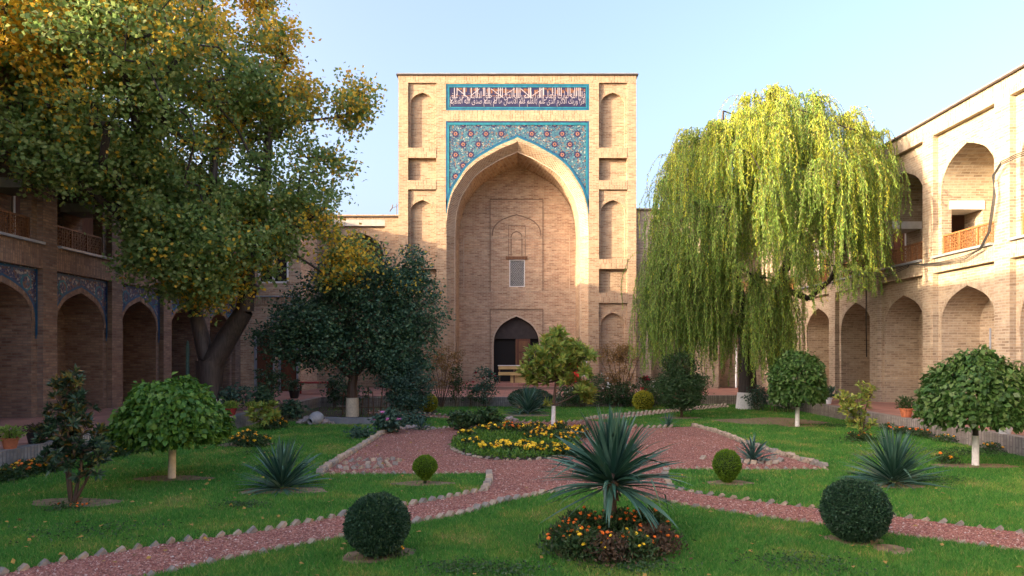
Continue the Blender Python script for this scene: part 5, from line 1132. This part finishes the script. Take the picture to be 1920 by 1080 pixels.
x, y = G(868, 806); bushy('leafy_bush', 'left one of two low dark leafy bushes behind the oval bed', x, y, .42, .52, 70, 12, .12, .07, M['L_shrub'], group='low leafy bushes behind the oval bed')
x, y = G(912, 804); bushy('leafy_bush', 'right one of two low dark leafy bushes behind the oval bed', x, y, .42, .55, 70, 12, .12, .07, M['L_shrub'], group='low leafy bushes behind the oval bed')
x, y = G(770, 797); bushy('leafy_bush', 'low grey-green leafy bush behind the small spiky plant at the back left', x, y, .5, .35, 60, 11, .11, .06, M['L_teal'], group='low leafy bushes behind the oval bed')
x, y = G(675, 822); bushy('leafy_bush', 'small leafy weed at the lawn edge left of the pink flower plant', x, y, .28, .24, 26, 11, .10, .06, M['L_teal'])
bushy('drooping_bush', 'large grey-green bush under the right side of the dark tree', -3.55, 21.6, .85, 2.1, 190, 34, .11, .05, M['L_teal'], sp=.12)
bushy('rose_bush', 'tall rose bush with dark red roses just left of the portal door', -1.25, 26.0, .50, 1.65, 80, 14, .10, .06, M['L_teal'], bl=('F_red', 7, .06), group='rose bushes along the rear kerb')
bushy('rose_bush', 'narrow dark climbing bush against the left jamb of the portal arch', -2.4, 26.2, .24, 1.75, 50, 13, .09, .05, M['L_shrub'], group='rose bushes along the rear kerb')
bushy('rose_bush', 'small sparse rose bush between the rust-coloured shrub and the door', -1.85, 26.2, .40, 1.0, 30, 10, .09, .05, M['L_shrub'], bl=('F_red', 3, .05), group='rose bushes along the rear kerb')
for i, (px, h, lb) in enumerate([(1062, .9, 'immediately right of the clipped hedge'), (1092, 1.0, 'behind the side branch of the light magnolia'), (1122, 1.35, 'in the middle of the row'), (1150, 1.05, 'under the brown autumn shrub'), (1180, 1.0, 'left of the golden ball'), (1232, 1.0, 'right of the golden ball')]):
    bushy('white_rose_bush', 'white-rose bush by the rear kerb, '+lb, (px-972)*26.1/1280, 26.1 if px < 1220 else 26.5, .48, h, 75, 14, .09, .05, M['L_shrub'], bl=('F_white', 5, .04), group='white rose bushes along the rear kerb')
bushy('grey_climber', 'pale grey-green shrub against the white base of the willow trunk', 8.68, 24.7, .45, .9, 80, 12, .10, .05, M['L_teal'])
bushy('grey_climber', 'narrow grey-green conifer-like shrub right of the willow trunk', 9.1, 24.3, .22, 2.2, 60, 14, .09, .04, M['L_teal'])
bushy('dark_bush', 'low dark bush between the willow and the globe-headed tree', 9.45, 23.9, .6, .8, 80, 12, .09, .05, M['L_shrub'])
# dark plants in the bed at the back left
for i, (x, y, rx, h, lm, z0, lb) in enumerate([(-8.5, 20.4, .45, .75, 'L_teal', TZ, 'spiky grey-green foliage plant right of the large forked trunk'), (-7.9, 21.2, .4, .7, 'L_dark', TZ, 'dark leafy plant between the large trunk and the left doors'), (-8.3, 23.0, .55, 1.5, 'L_dark', TZ, 'tall dark plant in front of the left corner door'), (-6.9, 25.8, .5, 1.3, 'L_dark', 0, 'dark plant against the rear kerb under the dark tree'), (-7.2, 21.7, .4, .6, 'L_dark', 0, 'low dark plant near the clay jar'), (-6.2, 25.6, .7, 1.1, 'L_dark', 0, 'wide dark plant behind the cream trunk')]):
    bushy('shade_plant', lb, x, y, rx, h, 46, 12, .16, .06, M[lm], z0=z0, group='dark plants in the shaded corner')
# ---------------------------------------------------------------- pots
def pot(label, x, y, z, r, h, m_, plant_m, kind=None, ph=.3, L=.08, group='potted plants on the terrace', name='potted_plant', nb=6, br=.03):
    root = thing(name, label, 'potted plant', (x, y, z), group)
    mb = MB(); mb.lathe([(r*.70, 0), (r*.74, .01), (r*.97, h*.82), (r*1.06, h*.83), (r*1.08, h), (r*.95, h), (r*.92, h*.9), (.01, h*.88)], 22, (x, y, z)); mb.build('pot', m_, root, smooth=False)
    n_ = 260; T = np.c_[rng.normal(0, r*.55, (n_, 2))+[x, y], z+h*.9+rng.random(n_)*ph]; V, F = leaves(T, np.c_[(T[:, :2]-[x, y])*4, rng.uniform(-.2, 1, n_)], rng.uniform(.6, 1.2, n_)*L, L*.38, None, .1); np_mesh('foliage', V, F, plant_m, root)
    mb = MB()
    for i in range(7): a = rng.random()*6.28; mb.bar((x, y, z+h*.85), (x+r*.5*math.cos(a), y+r*.5*math.sin(a), z+h+ph*.7), .008)
    mb.build('stem', M['stem'], root)
    if kind: blooms(root, np.c_[rng.normal(0, r*.4, (nb, 2))+[x, y], z+h+ph*rng.uniform(.7, 1.1, nb)], kind, br)
    return root
pot('terracotta pot with pink flowers on the left kerb at the picture edge', -8.98, 12.06, TZ+.012, .13, .19, M['terra'], M['L_light'], 'F_pink', .18, .09, nb=5, br=.03)
pot('black pot with a dry greyish plant on the left kerb beside the magnolia shrub', -9.02, 12.78, TZ+.012, .17, .22, M['blackpot'], M['L_dry'], None, .12, .08)
pot('small red pot with pale leaves on the kerb behind the left umbrella tree', -7.83, 18.6, TZ+.012, .14, .20, M['redpot'], M['L_light'], None, .16, .1)
pot('tiny red pot beside the yellow-green shrub at the end of the left kerb', -7.83, 20.0, TZ+.012, .10, .15, M['redpot'], M['L_light'], None, .1, .08)
pot('terracotta pot with a low spreading plant standing in full view on the right kerb', 10.28, 18.10, TZ+.012, .155, .24, M['terra'], M['L_mari'], None, .28, .1)
pot('terracotta pot on the right terrace partly hidden behind the umbrella tree', 10.55, 16.6, TZ, .15, .22, M['terra'], M['L_mari'], None, .15, .1)
pot('white pot with a small plant on the right kerb below the umbrella tree crown', 10.22, 14.35, TZ+.012, .15, .17, M['whitepot'], M['L_mari'], None, .14, .1)
pot('small white pot on the right terrace just right of the globe-headed tree', 10.5, 23.2, TZ, .16, .22, M['whitepot'], M['L_teal'], None, .35, .12)
pot('black pot behind the trunk of the globe-headed tree', 10.4, 24.3, TZ, .16, .26, M['blackpot'], M['L_shrub'], None, .3, .1)
pot('dark red pot with dark red flowers beside the right edge of the portal', 5.1, 27.3, TZ, .22, .38, M['redpot'], M['L_shrub'], 'F_red', .4, .12, nb=14, br=.07)
pot('small dark pot on the terrace in front of the left corner doors', -8.6, 26.2, TZ, .2, .3, M['blackpot'], M['L_dark'], None, .4, .12)
# cactus columns
for i, (x, h, lb) in enumerate([(-9.98, 2.1, 'tall thin column cactus left of the large forked trunk'), (-9.66, 1.75, 'shorter thin column cactus touching the large forked trunk'), (-9.78, 1.3, 'lowest column cactus between the two taller ones')]):
    mb = MB(); k_ = 12; pr = [(.05, TZ), (.052, TZ+h*.5), (.05, TZ+h*.9), (.03, TZ+h*.98), (.005, TZ+h)]
    mb.lathe(pr, k_, (x, 20.6+i*.1, 0)); mb.v = [((vx-x)*(1 if j % 2 else .8)+x, vy, vz) for j, (vx, vy, vz) in enumerate(mb.v)]
    tag(mb.build('column_cactus', M['cactus'], loc=(x, 20.6+i*.1, TZ)), lb, 'cactus', 'column cacti')
# clay jar on a rock pile, low wall, stake fence
jr = thing('clay_jar', 'pale round clay jar lying on its side on a rock pile in the shaded corner', 'jar', P(597, 800, 20.0))
jx, jy, jz = P(592, 787, 19.8); mt = Matrix.Rotation(R(-28), 3, 'Z') @ Matrix.Rotation(R(105), 3, 'X') @ Matrix.Rotation(R(0), 3, 'Y')
mb = MB(); mb.lathe([(r_*.78, z_*.78) for r_, z_ in [(.02, -.30), (.14, -.28), (.24, -.16), (.26, 0), (.23, .13), (.14, .22), (.105, .25), (.14, .29), (.14, .31), (.105, .31), (.09, .24), (.10, .15)]], 24, (jx, jy, jz+.03), mat=mt); mb.build('jar_body', M['jar'], jr, smooth=True)
mb = MB(); mb.lathe([(.069, .155), (.069, .168)], 20, (jx, jy, jz+.03), mat=mt); mb.build('jar_mouth', M['black'], jr)
RM = []
for i in range(4):
    r_ = np.random.default_rng(i+30); mb = MB(); mb.lathe([(.02, -.7), (.75, -.5), (1, 0), (.8, .5), (.3, .75), (.02, .8)], 8); mb.v = [tuple(np.array(v)*(1+r_.normal(0, .13))) for v in mb.v]
    me = bpy.data.meshes.new('rock'); me.from_pydata(mb.v, [], mb.f); me.materials.append(M['stone']); RM.append(me)
rk = [(572, 797, .14), (583, 800, .12), (596, 802, .13), (608, 801, .14), (618, 797, .11), (566, 790, .10), (577, 786, .13), (612, 790, .12), (590, 795, .16), (603, 795, .15), (624, 802, .08), (560, 800, .08)]
for i, (px, py, s) in enumerate(rk):
    x, y, z = P(px, py, 19.95+(800-py)*.02); o = bpy.data.objects.new('rock', RM[i % 4]); COL.objects.link(o); o.location = (x, y, max(z, s*.4)); o.scale = (s*1.2, s, s*.75); o.rotation_euler = (rng.normal(0, .3), rng.normal(0, .3), rng.random()*6)
    tag(o, ['leftmost', 'second from left', 'middle front', 'right front', 'right', 'upper left', 'upper second', 'upper right', 'topmost', 'upper third', 'far right small', 'far left small'][i]+' brown-grey rock in the pile under the clay jar', 'rock', 'rocks of the pile under the clay jar')
for i, (px, py, s) in enumerate([(752, 806, .12), (765, 805, .14), (778, 804, .12), (800, 804, .10), (812, 805, .09), (848, 788, .13), (955, 788, .14), (966, 790, .11)]):
    x, y = G(px, py); o = bpy.data.objects.new('rock', RM[i % 4]); COL.objects.link(o); o.location = (x, y, s*.3); o.scale = (s*1.2, s, s*.7); o.rotation_euler = (0, 0, rng.random()*6)
    tag(o, ['leftmost', 'second', 'third', 'fourth', 'fifth', 'sixth', 'seventh', 'rightmost'][i]+' of the pale stones from the left along the back edge of the gravel', 'rock', 'pale stones along the back edge of the gravel')
mb = MB(); pl = [(-5.9, 20.1), (-5.2, 19.85), (-4.4, 19.8), (-3.7, 19.95), (-3.3, 20.2)]
for a, b_ in zip(pl, pl[1:]):
    d = Vector((b_[0]-a[0], b_[1]-a[1])).normalized(); q = (-d.y*.22, d.x*.22); mb.hexa([(a[0], a[1], -.05), (b_[0], b_[1], -.05), (b_[0]+q[0], b_[1]+q[1], -.05), (a[0]+q[0], a[1]+q[1], -.05), (a[0], a[1], .19), (b_[0], b_[1], .19), (b_[0]+q[0], b_[1]+q[1], .19), (a[0]+q[0], a[1]+q[1], .19)])
tag(mb.build('pond_wall', M['concrete'], loc=(-4.6, 19.9, 0)), 'low curved bluish-grey concrete wall right of the clay jar', 'wall')
fc = thing('stake_fence', 'rustic fence of thin upright stakes beside the cream trunk', 'fence', (-4.9, 22.9, 0))
for i in range(11):
    x = -5.9+i*.21; mb = MB(); mb.tube([(x+rng.normal(0, .02), 22.9, -.02), (x+rng.normal(0, .06), 22.9, .85+rng.normal(0, .1))], [.02, .014], 6); mb.build('stake', M['stake'], fc)
mb = MB(); mb.bar((-6, 22.93, .25), (-3.7, 22.93, .28), .025); mb.bar((-6, 22.93, .65), (-3.7, 22.93, .62), .025); mb.build('rail', M['stake'], fc)
# display bench in front of the door, red board, table
bn = thing('plank_bench', 'yellowed plank trestle standing in front of the portal door', 'bench', (-.45, 33.9, .62))
y_ = 34.1
for z, h_, n_ in ((1.30, .16, 'top_rail'), (1.0, .16, 'lower_rail')):
    mb = MB(); mb.box((-1.0, y_, z), (.55, y_+.06, z+h_)); mb.build(n_, M['pale'], bn)
mb = MB(); mb.box((-1.03, y_-.03, 1.465), (.58, y_+.35, 1.50)); mb.build('bench_top', M['white'], bn)
for x in (-.98, -.25, .5): mb = MB(); mb.box((x, y_+.065, .62), (x+.07, y_+.125, 1.46)); mb.build('leg', M['stake'], bn)
mb = MB(); mb.box((-.4, y_+.13, .62), (.5, y_+.3, 1.0)); mb.build('shelf_box', M['pale'], bn)
bdx = thing('red_stall', 'red cloth board with a white panel behind the light magnolia tree', 'board', (2.85, 33.0, TZ))
mb = MB(); mb.box((2.45, 32.6, .7), (2.95, 32.66, 1.75)); mb.build('red_panel', M['red'], bdx); mb = MB(); mb.hexa([(2.97, 32.6, 1.0), (3.17, 32.6, 1.0), (3.17, 32.65, 1.0), (2.97, 32.65, 1.0), (3.12, 32.7, 1.75), (3.3, 32.7, 1.75), (3.3, 32.75, 1.75), (3.12, 32.75, 1.75)]); mb.build('white_panel', M['white'], bdx)
mb = MB(); mb.box((2.3, 32.66, TZ), (2.4, 32.75, 1.1)); mb.box((2.95, 32.67, TZ), (3.02, 32.75, 1.0)); mb.build('leg', M['redpot'], bdx)
tb = thing('low_table', 'low reddish table on the terrace in front of the left corner doors', 'table', (-8.9, 29.0, TZ))
mb = MB(); mb.box((-9.4, 28.6, .82), (-7.9, 29.3, .88)); mb.build('tabletop', M['redpot'], tb)
for x in (-9.35, -8.0):
    for yy_ in (28.65, 29.2): mb = MB(); mb.box((x, yy_, TZ), (x+.06, yy_+.06, .82)); mb.build('leg', M['redpot'], tb)
# pipes and cables on the right arcade
def pipe(name, label, pts, r, m_, cat='pipe'): mb = MB(); mb.tube(pts, r, 8); return tag(mb.build(name, m_, smooth=True, loc=pts[0]), label, cat)
pipe('downpipe', 'thin white pipe at the right edge of a lower arch of the right arcade', [(12.82, 18.55, 1.8), (12.82, 18.55, 2.75)], .022, M['metal'])
pipe('downpipe', 'thin white pipe left of the willow trunk against the rear range', [(10.75, 33.7, .4), (10.75, 33.7, 2.6)], .05, M['white'])
XC = 12.55
def sag(a, b_, s, n_=12): return [(XC+.02*math.sin(i), a[0]+(b_[0]-a[0])*i/n_, a[1]+(b_[1]-a[1])*i/n_-s*math.sin(math.pi*i/n_)) for i in range(n_+1)]
for j in range(3):
    o_ = j*.045; pts = sag((32, 4.93+o_), (25.8, 4.92), .04)+sag((25.7, 4.92), (22, 4.93-o_), .10+.04*j)+sag((21.9, 4.92), (19.2, 4.80-o_), .06)+[(XC, 18.6-o_, 4.9), (XC, 18.25-o_, 5.3), (XC-.03, 18.0-o_, 6.2), (XC-.03, 17.95+o_, 6.75), (XC-.03, 17.7, 6.95+o_), (XC-.03, 17.2, 6.98+o_), (XC-.03, 14, 6.9+o_)]
    tag(pipe('cable', ['upper', 'middle', 'lower'][j]+' of the three black cables sagging along the ledge of the right arcade', pts, .012, M['cable'], 'cable'), group='cables on the right arcade')
pipe('drop_cable', 'single black cable hanging down a pier of the right arcade', [(12.62, 24.75, 4.9), (12.60, 24.74, 3.4), (12.61, 24.72, 1.95)], .02, M['cable'], 'cable')
mb = MB(); mb.box((13.6, 20.2, 1.55), (13.84, 20.55, 1.9));
